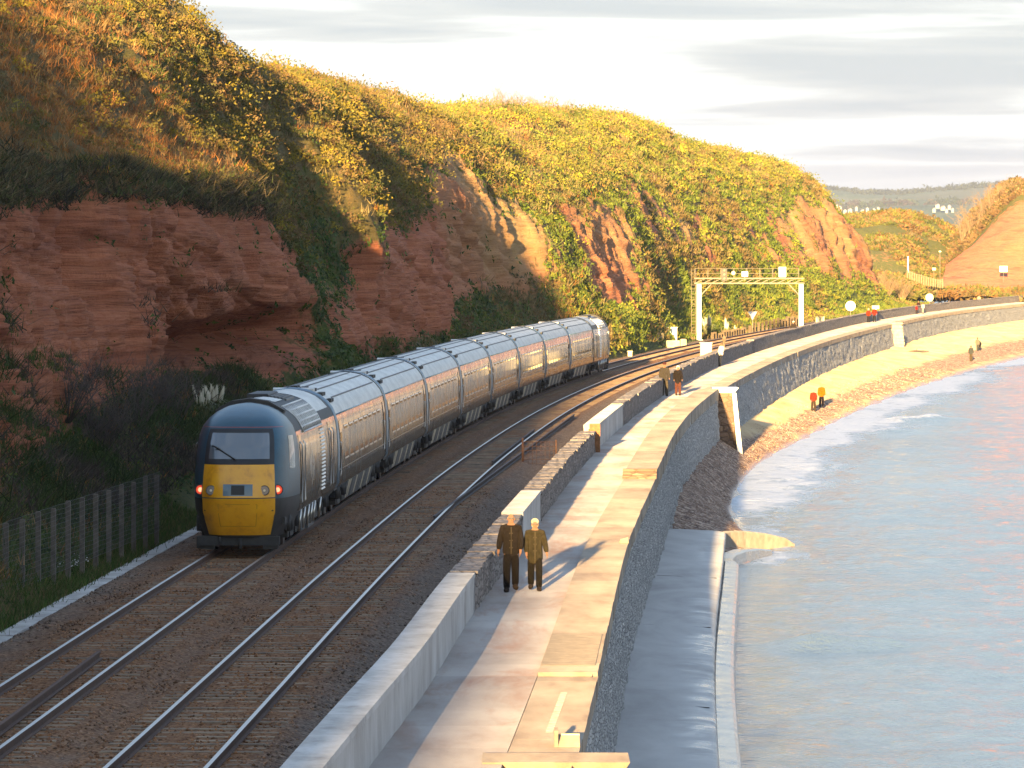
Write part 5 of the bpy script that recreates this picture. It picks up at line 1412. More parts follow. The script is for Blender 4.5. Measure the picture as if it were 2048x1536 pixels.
for s in (-1, 1):
    # square-mesh radiator grille on the roof shoulder
    gpan = bpy.data.objects.new("roof_grille", None); COL.objects.link(gpan); gpan.parent = prf
    zz3 = [2.98, 3.12, 3.26, 3.40, 3.54, 3.66]
    bk = MB(); xs3 = [hw(z)+0.006 for z in zz3]
    bk.add([(s*x, y, z) for y in (5.6, 12.2) for x, z in zip(xs3, zz3)], [(j, j+1, 6+j+1, 6+j) for j in range(5)]); bk.build("backing", M['black'], gpan, fix=False)
    for x, z in zip(xs3, zz3):
        MB().tube([(s*(x+0.02), 5.6, z), (s*(x+0.02), 12.2, z)], 0.028, 6).build("grille_bar", M['tgrille'], gpan)
    for y in np.linspace(5.6, 12.2, 13):
        MB().tube([(s*(x+0.02), float(y), z) for x, z in zip(xs3, zz3)], 0.026, 6).build("grille_bar", M['tgrille'], gpan)
    # tall louvre in the side
    lv = bpy.data.objects.new("side_louvre", None); COL.objects.link(lv); lv.parent = pcar
    MB().add([(s*(hw(z)+0.006), y, z) for (y, z) in ((11.3, 1.15), (12.6, 1.15), (12.6, 2.9), (11.3, 2.9))], [(0, 1, 2, 3)]).build("backing", M['black'], lv, fix=False)
    for k in range(17):
        z = 1.17 + k*0.103
        MB().hexa([(s*hw(z), 11.3, z), (s*(hw(z)+0.035), 11.3, z), (s*(hw(z)+0.035), 12.6, z), (s*hw(z), 12.6, z), (s*hw(z), 11.3, z+0.03), (s*(hw(z)+0.01), 11.3, z+0.045), (s*(hw(z)+0.01), 12.6, z+0.045), (s*hw(z), 12.6, z+0.03)]).build("slat", M['tgrille'], lv)
    # silver emblem of upright bars
    em = bpy.data.objects.new("emblem", None); COL.objects.link(em); em.parent = pcar
    for k, (dz0, dz1) in enumerate(((-.12, .22), (-.32, .30), (-.24, .46), (-.52, .62), (-.36, .40), (-.44, .28), (-.16, .14))):
        y0 = 7.0 + k*0.24
        MB().add([(s*(hw(2.0+z)+0.008), y, 2.0+z) for (y, z) in ((y0, dz0), (y0+0.11, dz0), (y0+0.11, dz1), (y0, dz1))], [(0, 1, 2, 3)]).build("bar", M['tsilver'], em, fix=False)
    for y0, y1 in ((3.75, 4.55), (14.6, 15.5)):
        dd_ = bpy.data.objects.new("door", None); COL.objects.link(dd_); dd_.parent = pcar
        dr = MB(); zs_ = [1.0, 1.5, 2.0, 2.5, 2.95]
        for a0, b0 in zip(zs_[:-1], zs_[1:]):
            dr.add([(s*(hw(z)+0.014), y, z) for (y, z) in ((y0, a0), (y1, a0), (y1, b0), (y0, b0))], [(0, 1, 2, 3)])
        dr.build("leaf", M['tgreen'], dd_, fix=False)
        for yy in (y0-0.1, y1+0.1):
            MB().tube([(s*1.385, yy, 1.15), (s*1.42, yy, 1.2), (s*1.41, yy, 2.7), (s*1.35, yy, 2.78)], 0.022, 6).build("grab_rail", M['tsilver'], dd_)
    # machinery below the floor
    for k, (y0, y1, z0) in enumerate(((6.0, 7.2, .3), (7.4, 8.2, .42), (8.4, 10.6, .25), (10.8, 11.9, .4))):
        MB().box(min(s*0.55, s*1.2), max(s*0.55, s*1.2), y0, y1, z0, 0.9, b=0.03).build("equipment_case", M['tdark'] if k % 2 else M['tgrey'], pcar)
    for yy in (4.9, 6.3, 7.8, 9.0, 10.0, 12.2):
        MB().tube([(s*1.22, yy, 0.35), (s*1.27, yy+0.05, 0.93)], 0.035, 6).build("pipe", M['tsilver'], pcar)
    shell(NB, LP, [(s*1.28, 0.92), (s*1.2, 0.78)], M['tdark'], "sole_bar", pcar)
bogie(pcar, 3.6); bogie(pcar, LP-3.6)
MB().box(-1.15, 1.15, 1.2, LP-0.2, 0.72, 0.9).build("floor_frame", M['tdark'], pcar)
pl = MB(); pl.box(-1.05, 1.05, 0.5, 0.75, 0.2, 0.44); pl.tube([(0.05, 0.45, 0.4), (0.05, 0.4, 0.12)], 0.05, 8); pl.tube([(-0.5, 0.45, 0.42), (-0.45, 0.4, 0.2)], 0.035, 8); pl.box(-1.12, -0.95, 0.7, 1.1, 0.12, 0.42)
pl.build("guard_bar", M['tdark'], pcar)
for s in (-1, 1):
    MB().hexa([(s*0.62, 0.55, 0.10), (s*1.0, 0.6, 0.10), (s*1.0, 0.75, 0.10), (s*0.62, 0.7, 0.10), (s*0.62, 0.55, 0.2), (s*1.0, 0.6, 0.2), (s*1.0, 0.75, 0.2), (s*0.62, 0.7, 0.2)]).build("life_guard", M['tdark'], pcar)

# ---- marshal the train along the curve
td = np.arange(100, 420, 0.25); tx = Cx(td); ts = np.concatenate([[0], np.cumsum(np.hypot(np.diff(td), np.diff(tx)))])
def at_s(s):
    d = float(np.interp(s, ts, td)); return Vector((float(Cx(d)), d, 0))
def place(o, s0, s1, flip=False):
    a, b_ = at_s(s0), at_s(s1); h = b_ - a
    o.location = b_ if flip else a
    o.rotation_euler = (0, 0, math.atan2(h.y, h.x) - math.pi/2 + (math.pi if flip else 0))
s = float(np.interp(133.0, td, ts))
place(pcar, s, s+LP); pcar["label"] = "leading power car with yellow nose and lit red lamps"; pcar["group"] = "power cars of the train"
s += LP + 0.55
ordc = ["first", "second", "third", "fourth", "fifth", "sixth", "seventh", "eighth"]
for i in range(8):
    o = coach if i == 0 else copy_tree(coach)
    place(o, s, s+LC); o["label"] = "dark green passenger coach, " + ordc[i] + " behind the yellow nosed power car"; o["group"] = "passenger coaches of the train"; o["category"] = "coach"
    s += LC + 0.55
o = copy_tree(pcar); place(o, s, s+LP, True); o["label"] = "rear power car at the far end of the train"
# ================================================================== LINESIDE THINGS
# cable trough: concrete lids along the cess
ct = thing("cable_trough", "line of pale concrete trough lids along the cess beside the verge", "cable trough")
lid = MB().box(-0.2, 0.2, -0.47, 0.47, -0.1, 0.03, b=0.012).mesh("trough_lid", M['parapet'])
d = 84.0
while d < 160:
    o = link("trough_lid", lid, ct); o.location = (float(Cx(d)) - 2.85, d, -0.36 + random.uniform(-.01, .012)); o.rotation_euler = (0, random.uniform(-.02, .02), -math.atan(float(Cx(d+1)-Cx(d))) + random.uniform(-.01, .01)); d += 0.97
# lineside fence: concrete posts and wire mesh
fx = lambda d: -11.55 + (d-113.6)*0.0572
fen = thing("lineside_fence", "wire mesh fence on weathered concrete posts at the foot of the cliff", "fence")
posts = [113.6 + 2.45*i for i in range(13)]
for d in posts:
    MB().box(fx(d)-0.06, fx(d)+0.06, d-0.06, d+0.06, -0.5, 1.68 + random.uniform(-.05, .05), b=0.02).build("post", M['post_conc'], fen)
for a, b_ in zip(posts[:-1], posts[1:]):
    m = MB()
    for k in range(15):
        z = 0.12 + 0.115*k; sg = random.uniform(-.01, .01)
        m.tube([(fx(a)+0.1, a, z), ((fx(a)+fx(b_))/2+0.1, (a+b_)/2, z-0.015+sg), (fx(b_)+0.1, b_, z)], 0.003, 3, caps=False)
    for k in range(17):
        q = a + (b_-a)*(k+0.5)/17
        m.tube([(fx(q)+0.1, q, 0.1), (fx(q)+0.1, q, 1.74)], 0.0025, 3, caps=False)
    m.build("wire_mesh", M['wire'], fen, fix=False)
# white verge flowers
fl = MB(); r = random.Random(3)
for i in range(60):
    d = r.uniform(126, 131); x = float(Cx(d))-3.5-r.random()*0.5; z = -0.05 + r.random()*0.2
    fl.ball((x, d, z), 0.022, 0.022, 0.016, 5, 3)
tag(fl.build("verge_flowers", M['white_paint'], fix=False), "patch of tiny white flowers in the verge beside the trough", "flowers", kind="stuff")

# ---------------------------------------------------------------- signal gantry
GD = 512.0; s_ = F/GD
gx0, gx1 = (1398-1024)/s_, (1602-1024)/s_
ga = thing("signal_gantry", "pale steel signal gantry spanning both tracks", "signal gantry", (0, GD, 0))
zb = CAMZ - (568-HORIZ)/s_; zt = CAMZ - (556-HORIZ)/s_; zr_ = CAMZ - (537-HORIZ)/s_
for x in (gx0, gx1):
    MB().box(x-0.22, x+0.22, -0.22, 0.22, -0.7, zb, b=0.01).build("post", M['white_paint'], ga)
    MB().box(x-0.4, x+0.4, -0.4, 0.4, -0.8, -0.3).build("footing", M['parapet'], ga)
for yy in (-0.55, 0.55):
    bmm = MB()
    bmm.box(gx0-0.45, gx1+0.3, yy-0.06, yy+0.06, zb+0.002, zb+0.14); bmm.box(gx0-0.45, gx1+0.3, yy-0.06, yy+0.06, zt-0.1, zt+0.03)
    n_ = 13
    for k in range(n_):
        a = gx0-0.3 + (gx1-gx0+0.5)*k/n_; b_ = gx0-0.3 + (gx1-gx0+0.5)*(k+1)/n_
        bmm.bar((a, yy, zb+0.12), (b_, yy, zt-0.08), 0.06, 0.05)
    bmm.build("lattice_girder", M['galv'], ga)
MB().box(gx0-0.4, gx1+0.25, -0.48, 0.48, zt-0.04, zt-0.01).build("walkway_deck", M['galv'], ga)
for s in (1, -1):
    x = gx0 if s > 0 else gx1
    MB().bar((x+s*0.15, 0, zb-1.15), (x+s*1.25, 0, zb+0.02), 0.1, 0.1).build("knee_brace", M['galv'], ga)
for yy in (-0.6, 0.6):
    hr = MB()
    for z in (zt+0.45, zr_): hr.tube([(gx0-0.4, yy, z), (gx1-0.25, yy, z)], 0.022, 6)
    for k in range(9):
        x = gx0-0.4 + (gx1-gx0+0.15)*k/8; hr.tube([(x, yy, zt-0.05), (x, yy, zr_)], 0.025, 6)
    hr.build("handrail", M['galv'], ga)
ld = MB()
for x in (gx0-0.75, gx0-0.35): ld.tube([(x, -0.1, -0.6), (x, -0.1, zr_)], 0.025, 6)
for k in range(24): ld.tube([(gx0-0.75, -0.1, -0.3+0.3*k), (gx0-0.35, -0.1, -0.3+0.3*k)], 0.016, 5)
for k in range(9):
    z = 2.2+0.5*k; ld.tube([(gx0-0.55+0.36*math.cos(a), -0.1-0.36*math.sin(a)*1.0, z) for a in np.linspace(0, math.pi, 7)], 0.014, 4)
ld.build("ladder", M['galv'], ga)
def gx(x): return (x-1024)/s_
sg = bpy.data.objects.new("signal_head", None); COL.objects.link(sg); sg.parent = ga; sg.location = (gx(1448), -0.65, zt+0.35)
MB().box(-0.28, 0.28, -0.05, 0.05, -0.62, 0.62).build("backboard", M['steel_dark'], sg)
for k in range(3):
    MB().tube([(0, -0.06, -0.4+0.4*k), (0, -0.30, -0.4+0.4*k)], 0.12, 12).build("hood", M['galv'], sg)
def plate(x, y, w_, h_, mat, nm, yy=-0.75):
    MB().box(gx(x)-w_/2, gx(x)+w_/2, yy-0.04, yy+0.04, CAMZ-(y-HORIZ)/s_-h_/2, CAMZ-(y-HORIZ)/s_+h_/2).build(nm, mat, ga)
plate(1489, 548, 0.62, 0.5, M['white_paint'], "marker_plate"); plate(1489, 556, 0.1, 0.5, M['galv'], "bracket", -0.66)
plate(1564, 544, 0.72, 1.0, M['white_paint'], "marker_plate")
MB().tube([(gx(1466), -0.7, CAMZ-(546-HORIZ)/s_), (gx(1466), -0.78, CAMZ-(546-HORIZ)/s_)], 0.2, 16).build("round_plate", M['cream_paint'], ga)

# ---------------------------------------------------------------- signs
def post_sign(name, label, x, y, d, shape, size, zbase, mat, post=None):
    q = px(x, y, d); t = thing(name, label, "sign", (q[0], q[1], 0))
    z = q[2]; m = MB()
    if shape == 'disc': m.tube([(0, -0.03, z), (0, 0.0, z)], size, 24)
    elif shape == 'tri': m.prism([(-size, z+size*0.6), (size, z+size*0.6), (0, z-size*1.1)], 'y', -0.03, 0.0)
    else: m.prism([(-size, z-size*0.75), (size, z-size*0.75), (size, z+size*0.75), (-size, z+size*0.75)], 'y', -0.03, 0.0)
    m.build("sign_face", mat, t)
    MB().tube([(0, 0.05, zbase), (0, 0.05, z+size*0.3)], 0.05, 8).build("post", post or M['galv'], t)
    return t
post_sign("round_sign", "brilliant white round sign on a post left of the red jackets", 1701, 612, 640, 'disc', 0.62, -0.4, M['white_paint'])
post_sign("round_sign", "pale yellow round sign above the parapet beyond the family group", 1859, 595, 790, 'disc', 0.62, -0.4, M['cream_paint'])
post_sign("triangle_sign", "white downward pointing triangular sign beside the pampas", 1505, 629, 560, 'tri', 0.52, -0.4, M['white_paint'])
post_sign("notice_board", "blank white board standing on the red headland", 2007, 538, 1120, 'rect', 0.85, 0.5, M['white_paint'])
post_sign("notice_board", "small pale board beyond the cliff near the far fence", 1868, 538, 1010, 'rect', 0.35, 0.5, M['cream_paint'])
pm = thing("marker_post", "white marker post with cream head beside the red jackets", "post", (float(Px(640))+0.35, 640, 0))
MB().box(-0.11, 0.11, -0.11, 0.11, 0, 1.5).build("post", M['white_paint'], pm); MB().box(-0.45, 0.45, -0.1, 0.1, 1.502, 1.95, b=0.03).build("head", M['cream_paint'], pm)
lp = thing("lamp_post", "thin pale lamp post far off below the red headland", "lamp post", px(1880, 525, 1080))
MB().tube([(0, 0, -3.5), (0, 0, 2.2)], 0.07, 6).build("pole", M['galv'], lp); MB().ball((0, 0, 2.3), 0.3, 0.3, 0.2, 8, 5).build("lamp_head", M['cream_paint'], lp)
lp = thing("pale_post", "white post standing by the path up the valley", "post", px(1816, 525, 1010))
MB().box(-0.12, 0.12, -0.12, 0.12, -2.0, 1.2).build("shaft", M['white_paint'], lp)

# equipment cabinets and blocks by the line
def cab(name, label, x, y, d, w_, dp, h_, mat, door=True):
    q = px(x, y, d); t = thing(name, label, "cabinet", (q[0], q[1], q[2]))
    MB().box(-w_/2, w_/2, -dp/2, dp/2, -0.5, h_, b=0.03).build("housing", mat, t)
    MB().box(-w_/2-0.05, w_/2+0.05, -dp/2-0.06, dp/2+0.05, h_+0.002, h_+0.07, b=0.02).build("lid", mat, t)
    if door:
        for k in (0, 1): MB().box(-w_/2+0.05+k*w_/2, -0.03+k*w_/2, -dp/2-0.03, -dp/2-0.002, 0.1, h_-0.1).build("door", mat, t)
    return t
cab("relay_cabinet", "white equipment cabinet beside the track left of the gantry", 1341, 682, 486, 1.2, 0.7, 1.25, M['white_paint'])
cab("line_box", "small cream box close behind the rear power car", 1260, 712, 420, 0.34, 0.3, 0.35, M['cream_paint'], False)
cab("parapet_box", "cream equipment box behind the parapet where a person leans", 1412, 712, 384, 0.85, 0.5, 0.95, M['cream_paint'])
cab("low_box", "pale low box on the parapet beside the gantry's right post", 1640, 643, 560, 0.9, 0.5, 0.45, M['cream_paint'], False)
cb = thing("concrete_blocks", "pair of pale concrete blocks on the ground by the white cabinet", "concrete blocks", px(1352, 690, 472))
MB().box(-0.9, 0.35, -0.4, 0.4, -0.4, 0.42, b=0.06).build("block", M['pale_stone'], cb); MB().box(0.42, 0.95, -0.35, 0.35, -0.4, 0.55, b=0.06).build("block", M['pale_stone'], cb)
tp_ = thing("timber_marker", "leaning timber marker standing between the tracks and gantry", "post", (float(Px(400))-1.35, 400, -0.4))
MB().hexa([(-0.09,-0.06,-0.1),(0.09,-0.06,-0.1),(0.09,0.06,-0.1),(-0.09,0.06,-0.1),(0.03,-0.06,1.9),(0.18,-0.06,1.9),(0.18,0.06,1.9),(0.03,0.06,1.9)]).build("shaft", M['timber'], tp_)
MB().ball((0.11, 0, 1.85), 0.15, 0.1, 0.3, 8, 6).build("head", M['timber'], tp_)

M['timber_pale'] = simple('pale_timber', (0.2, 0.165, 0.09), 0.85)
# trackside fences of old sleepers and posts
def pale_fence(label, pts, n, h_, mat, seed, wd=0.26):
    r = random.Random(seed); t = thing("paling_fence", label, "fence")
    for i in range(n):
        f = i/(n-1)*(len(pts)-1); k = min(int(f), len(pts)-2); q = Vector(pts[k]).lerp(Vector(pts[k+1]), f-k)
        hh = h_*r.uniform(.8, 1.1)
        MB().box(q.x-wd/2, q.x+wd/2, q.y-0.07, q.y+0.07, q.z-0.8, q.z+hh).build("pale", mat, t)
    MB().bar(Vector(pts[0])+Vector((0, .1, h_*.5)), Vector(pts[-1])+Vector((0, .1, h_*.5)), 0.06, 0.1).build("rail_bar", mat, t)
    return t
pale_fence("fence of upright timber pales behind the gantry's right post", [px(1500, 668, 560), px(1560, 655, 585), px(1602, 648, 606)], 16, 1.1, M['timber'], 1, 0.34)
pale_fence("low dark timber fence below the pampas right of the ladder post", [px(1425, 682, 515), px(1490, 668, 545)], 14, 0.8, M['timber'], 2, 0.30)
pale_fence("short row of pale posts just past the rear power car", [px(1281, 700, 452), px(1325, 684, 470)], 6, 1.0, M['timber_pale'], 3, 0.2)
pale_fence("long pale board fence curving below the valley hill", [px(1815, 548, 1000), px(1850, 562, 985), px(1885, 568, 975)], 16, 0.9, M['timber_pale'], 4, 0.3)

# far woodland, houses
r = np.random.default_rng(77)
def ridge_pts(n, f, seed):
    r = np.random.default_rng(seed); xs = 1560 + 560*r.random(n); return np.array([px(x, *f(x, r)) for x in xs])
top = lambda x, r: (np.interp(x, [1560, 1640, 1720, 1800, 1900, 2100], [380, 380, 388, 390, 380, 368]) - 1 + 12*r.random(), 10200)
wp_ = ridge_pts(900, top, 5)
cards("skyline_wood", "dark blue wood along the far skyline", "wood", wp_, np.tile([0, 0, 1.0], (len(wp_), 1)), r.uniform(7, 16, len(wp_)), 40, np.full(len(wp_), 5.0), colour(r, len(wp_), [(0.05, 0.06, 0.035), (0.04, 0.05, 0.03)], .3), 'clump', 88, flat=0.9)
midf = lambda x, r: (np.interp(x, [1560, 1720, 2100], [420, 416, 408]) - 6 + 26*r.random()**1.5, 8700)
wp_ = ridge_pts(330, midf, 6)
cards("hillside_trees", "scattered dark trees among the far fields", "wood", wp_, np.tile([0, 0, 1.0], (len(wp_), 1)), r.uniform(6, 15, len(wp_)), 34, np.full(len(wp_), 5.0), colour(r, len(wp_), [(0.05, 0.065, 0.03), (0.07, 0.06, 0.04)], .3), 'clump', 89, flat=0.9)
M['village_white'] = simple('village_render', (0.32, 0.31, 0.30), 0.8)
M['slate'] = simple("slate_roof", (0.12, 0.10, 0.10), 0.7)
hl = [(1672,413),(1680,416),(1700,421),(1713,417),(1725,423),(1735,419),(1748,421),(1757,418),(1690,423),(1875,412),(1886,416),(1893,422),(1899,414),(1905,420),(1868,420)]
for i, (x, y) in enumerate(hl):
    q = px(x, y, 7900)
    lab = (ordn[i] if i < 9 else ordn[i-9]) + " white house from the left in the far village " + ("beside the cliff end" if i < 9 else "above the red headland")
    order = sorted(range(9), key=lambda k: hl[k][0]) if i < 9 else sorted(range(9, 15), key=lambda k: hl[k][0])
    lab = ordn[order.index(i)] + " white house from the left in the far village " + ("beside the cliff end" if i < 9 else "above the red headland")
    h = thing("village_house", lab, "house", (q[0], q[1], q[2]-1.0), random.uniform(-.5, .5), "white houses of the far village")
    wd = random.uniform(1.5, 2.4)
    MB().prism([(-wd, -3), (wd, -3), (wd, 2.6), (0, 4.2), (-wd, 2.6)], 'y', -3, 3).build("wall", M['village_white'], h)
    rf_ = MB(); rf_.hexa([(-wd-.3, -3.3, 2.5), (0, -3.3, 4.3), (0, 3.3, 4.3), (-wd-.3, 3.3, 2.5), (-wd-.3, -3.3, 2.8), (0, -3.3, 4.65), (0, 3.3, 4.65), (-wd-.3, 3.3, 2.8)])
    rf_.hexa([(0, -3.3, 4.3), (wd+.3, -3.3, 2.5), (wd+.3, 3.3, 2.5), (0, 3.3, 4.3), (0, -3.3, 4.65), (wd+.3, -3.3, 2.8), (wd+.3, 3.3, 2.8), (0, 3.3, 4.65)])
    rf_.build("roof", M['slate'], h)

# ================================================================== PEOPLE
def skin_mesh(verts, edges, radii, name, sub=1):
    me = bpy.data.meshes.new(name); me.from_pydata(verts, edges, []); o = bpy.data.objects.new(name + "_tmp", me); COL.objects.link(o)
    md = o.modifiers.new("skin", 'SKIN'); md.use_smooth_shade = True
    for i, sv in enumerate(me.skin_vertices[0].data):
        rr = radii[i]; sv.radius = rr if isinstance(rr, tuple) else (rr, rr)
    me.skin_vertices[0].data[0].use_root = True
    ss = o.modifiers.new("sub", 'SUBSURF'); ss.levels = sub; ss.render_levels = sub
    dg = bpy.context.evaluated_depsgraph_get(); ev = o.evaluated_get(dg)
    res = bpy.data.meshes.new_from_object(ev)
    bpy.data.objects.remove(o); bpy.data.meshes.remove(me)
    return res
M['dullbrass'] = simple('dull_brass', (0.10, 0.08, 0.05), 0.6, spec=0.1)
cloth_cache = {}
def cloth(c, nm):
    k = (c, nm)
    if k not in cloth_cache: cloth_cache[k] = simple(nm, c, 0.85, var=0.3, scale=14, bump=0.3, spec=0.04)
    return cloth_cache[k]
SKIN = simple("skin", (0.20, 0.105, 0.068), 0.6, var=0.08, spec=0.1)
def person(label, x, y, z, head, H=1.74, jacket=(0.05, 0.04, 0.03), trouser=(0.03, 0.027, 0.025), hair=(0.5, 0.47, 0.42), bald=False, hat=None, coat_len=0.0, legs=(0.18, -0.14), arms=((0.10, 0.06), (-0.08, 0.05)), lean=0.0, shades=False, shoe=(0.03, 0.022, 0.018), fingers=False, group=None, zips=False, elbow=None, sit=False, turn=0.0):
    """legs: forward swing of right and left foot; arms: forward swing and outward spread of right and left hand. The figure faces -y."""
    t = thing("person", label, "person", (x, y, z), head, group)
    k = H/1.74; S = lambda v: tuple(c*k for c in v)
    ln = lean
    pel = (0, 0, .93); wst = (0, -ln*.25, 1.07); chs = (0, -ln*.7, 1.30); nkb = (0, -ln, 1.46); nk = (0, -ln-.01, 1.52); hd = (0, -ln-.035, 1.60); hd2 = (0, -ln-.03, 1.67); ht_ = (0, -ln-.015, 1.715)
    V = [pel, wst, chs, nkb, nk, hd, hd2, ht_]; E = [(i, i+1) for i in range(7)]
    Rd = [(.125, .10), (.115, .095), (.14, .105), (.085, .075), (.055, .058), (.068, .082), (.074, .09), (.045, .055)]
    J = {}
    for i, s in enumerate((1, -1)):
        sw = legs[i]; hip = (s*.085, 0, .86); lift = max(0, -sw)*.35
        kn = (s*.095, -sw*.62 - .03, .49 + lift*.25); an = (s*.10, -sw, .085 + lift); to = (s*.12, -sw-.15, .035 + lift*.6)
        if sit: kn = (s*.13, -.42, .82); an = (s*.14, -.5, .42); to = (s*.15, -.64, .37)
        b = len(V); V += [hip, kn, an, to]; E += [(0, b), (b, b+1), (b+1, b+2), (b+2, b+3)]; Rd += [(.088, .09), (.058, .06), (.038, .04), (.036, .026)]
        J['leg%d' % i] = (hip, kn, an, to)
        fw, sp = arms[i]
        sh = (s*.165, -ln*.9, 1.405); el = (s*(.212+sp*.3), -ln*.8-fw*.35+.03, 1.14); wr = (s*(.178+sp), -ln*.6-fw-.03, .905)
        if elbow and elbow[i]: el, wr = elbow[i]
        dv = Vector(wr) - Vector(el); dv.normalize(); pm_ = tuple(Vector(wr) + dv*.07)
        b = len(V); V += [sh, el, wr, pm_]; E += [(3, b), (b, b+1), (b+1, b+2), (b+2, b+3)]; Rd += [(.062, .062), (.044, .046), (.028, .03), (.036, .022)]
        J['arm%d' % i] = (sh, el, wr, pm_)
        if fingers:
            side = dv.cross(Vector((1, 0, 0))); side.normalize()
            for q in range(4):
                o_ = Vector(pm_) + side*(.022*(q-1.5)); c1 = o_ + dv*(.035 - .004*abs(q-1.3)) + Vector((-s*.006, 0, 0)); c2 = c1 + dv*.026 + Vector((-s*.016, 0, 0))
                b2 = len(V); V += [tuple(o_), tuple(c1), tuple(c2)]; E += [(b+3, b2), (b2, b2+1), (b2+1, b2+2)]; Rd += [(.010, .010), (.009, .009), (.007, .007)]
            th0 = Vector(wr) + dv*.03 + side*(-.03); th1 = th0 + dv*.035 - side*.018; b2 = len(V)
            V += [tuple(th0), tuple(th1)]; E += [(b+2, b2), (b2, b2+1)]; Rd += [(.012, .012), (.009, .009)]
    bm_ = skin_mesh([S(v) for v in V], E, [(a*k, c*k) for a, c in Rd], "body", 1)
    bm_.materials.clear(); bm_.materials.append(SKIN)
    body = link("body", bm_, t)
    # face: nose, ears, brow joined to the body mesh
    fm = MB(); hc = Vector(hd)*k
    fm.prism([(hc.y-.078*k, hc.z+.035*k), (hc.y-.112*k, hc.z-.012*k), (hc.y-.078*k, hc.z-.02*k)], 'x', -.013*k, .013*k)
    fm.build("nose", SKIN, body)
    mo = MB(); mo.box(-.024*k, .024*k, hc.y-.092*k, hc.y-.07*k, hc.z-.055*k, hc.z-.045*k); mo.build("mouth", cloth((0.30, 0.10, 0.08), "lips"), body)
    ey = MB()
    for s in (-1, 1):
        if shades: ey.box(s*.03*k-.025*k, s*.03*k+.025*k, hc.y-.10*k, hc.y-.085*k, hc.z+.012*k, hc.z+.045*k)
        else: ey.ball((s*.03*k, hc.y-.083*k, hc.z+.03*k), .011*k, .008*k, .008*k, 6, 4)
        er = MB(); er.ball((s*.078*k, hc.y+.005*k, hc.z+.01*k), .012*k, .022*k, .032*k, 7, 5); er.build("ear", SKIN, body)
    if shades: ey.bar((-.075*k, hc.y-.08*k, hc.z+.038*k), (.075*k, hc.y-.08*k, hc.z+.038*k), .01*k, .008*k)
    ey.build("sunglasses" if shades else "eyes", M['black'], t if shades else body)
    # trousers
    tv = [(0, 0, .95), (0, 0, .88)]; te = [(0, 1)]; tr_ = [(.165, .13), (.165, .135)]
    for i in (0, 1):
        hip, kn, an, to = J['leg%d' % i]; b = len(tv)
        up_ = tuple(Vector(an) + (Vector(kn)-Vector(an)).normalized()*-.045)
        tv += [hip, kn, up_]; te += [(1, b), (b, b+1), (b+1, b+2)]; tr_ += [(.118, .118), (.092, .094), (.078, .082)]
    tm = skin_mesh([S(v) for v in tv], te, [(a*k, c*k) for a, c in tr_], "trousers", 1); tm.materials.clear(); tm.materials.append(cloth(trouser, "trouser_cloth")); link("trousers", tm, t)
    for i in (0, 1):
        an, to = Vector(J['leg%d' % i][2]), Vector(J['leg%d' % i][3]); sm_ = MB()
        sm_.tube([(an + Vector((0, .05, -.04)))*k, (an + Vector((0, -.02, -.035)))*k, (an.lerp(to, .6) + Vector((0, 0, -.01)))*k, (to + Vector((0, -.03, -.003)))*k], [.055*k, .066*k, .06*k, .04*k], 8)
        sm_.build("shoe", cloth(shoe, "shoe_leather"), t)
    # jacket or coat
    hem = .76 - coat_len
    jv = [(0, 0, hem), (0, 0, .95), wst, chs, nkb, tuple(Vector(nkb) + Vector((0, -.005, .05)))]; je = [(i, i+1) for i in range(5)]
    jr = [(.215+coat_len*.1, .18+coat_len*.1), (.205, .165), (.19, .158), (.20, .16), (.125, .11), (.085, .085)]
    for i in (0, 1):
        sh, el, wr, pm_ = J['arm%d' % i]; b = len(jv)
        jv += [sh, el, tuple(Vector(wr)*.96 + Vector(el)*.04)]; je += [(4, b), (b, b+1), (b+1, b+2)]; jr += [(.10, .098), (.078, .078), (.06, .06)]
    jm = skin_mesh([S(v) for v in jv], je, [(a*k, c*k) for a, c in jr], "jacket", 1); jm.materials.clear(); jm.materials.append(cloth(jacket, "jacket_cloth"))
    jo = link("coat" if coat_len > .1 else "jacket", jm, t)
    if zips:
        zp = MB(); yf = -.150*k
        zp.tube([(0, -ln*.1*k-.165*k, (hem+.08)*k), (0, -ln*.4*k-.160*k, 1.1*k), (0, -ln*.8*k-.160*k, 1.3*k), (0, -ln*k-.11*k, 1.44*k)], .006*k, 5)
        zp.build("zip", M['dullbrass'], jo)
        for z in (.98, 1.14, 1.30):
            for s in (-1, 1): MB().ball((s*.03*k, -.166*k-ln*.5*k, z*k), .009*k, .006*k, .009*k, 6, 4).build("stud", M['dullbrass'], jo)
    # hair or hat
    hm = MB(); hh = Vector(hd2)*k
    if hat:
        hm.ball((0, hh.y+.005*k, hh.z+.03*k), .098*k, .112*k, .085*k, 12, 8); hm.tube([(0, hh.y, hh.z+.0*k), (0, hh.y, hh.z+.03*k)], [.108*k, .104*k], 14); hm.build("hat", cloth(hat, "hat_wool"), t)
    elif bald:
        hm.ball((0, hh.y+.045*k, hh.z-.045*k), .088*k, .066*k, .05*k, 12, 7); hm.build("hair", cloth(hair, "hair"), t)
    else:
        hm.ball((0, hh.y+.03*k, hh.z+.012*k), .098*k, .098*k, .085*k, 12, 8); hm.ball((0, hh.y+.055*k, hh.z-.07*k), .092*k, .062*k, .085*k, 12, 7); hm.build("hair", cloth(hair, "hair"), t)
    return t
def on_path(x, y): g = ground(x, y, 0.0); return g[0], g[1], 0.0
DK = (0.055, 0.042, 0.03)
g1 = on_path(1022, 1183); g2 = on_path(1070, 1181)
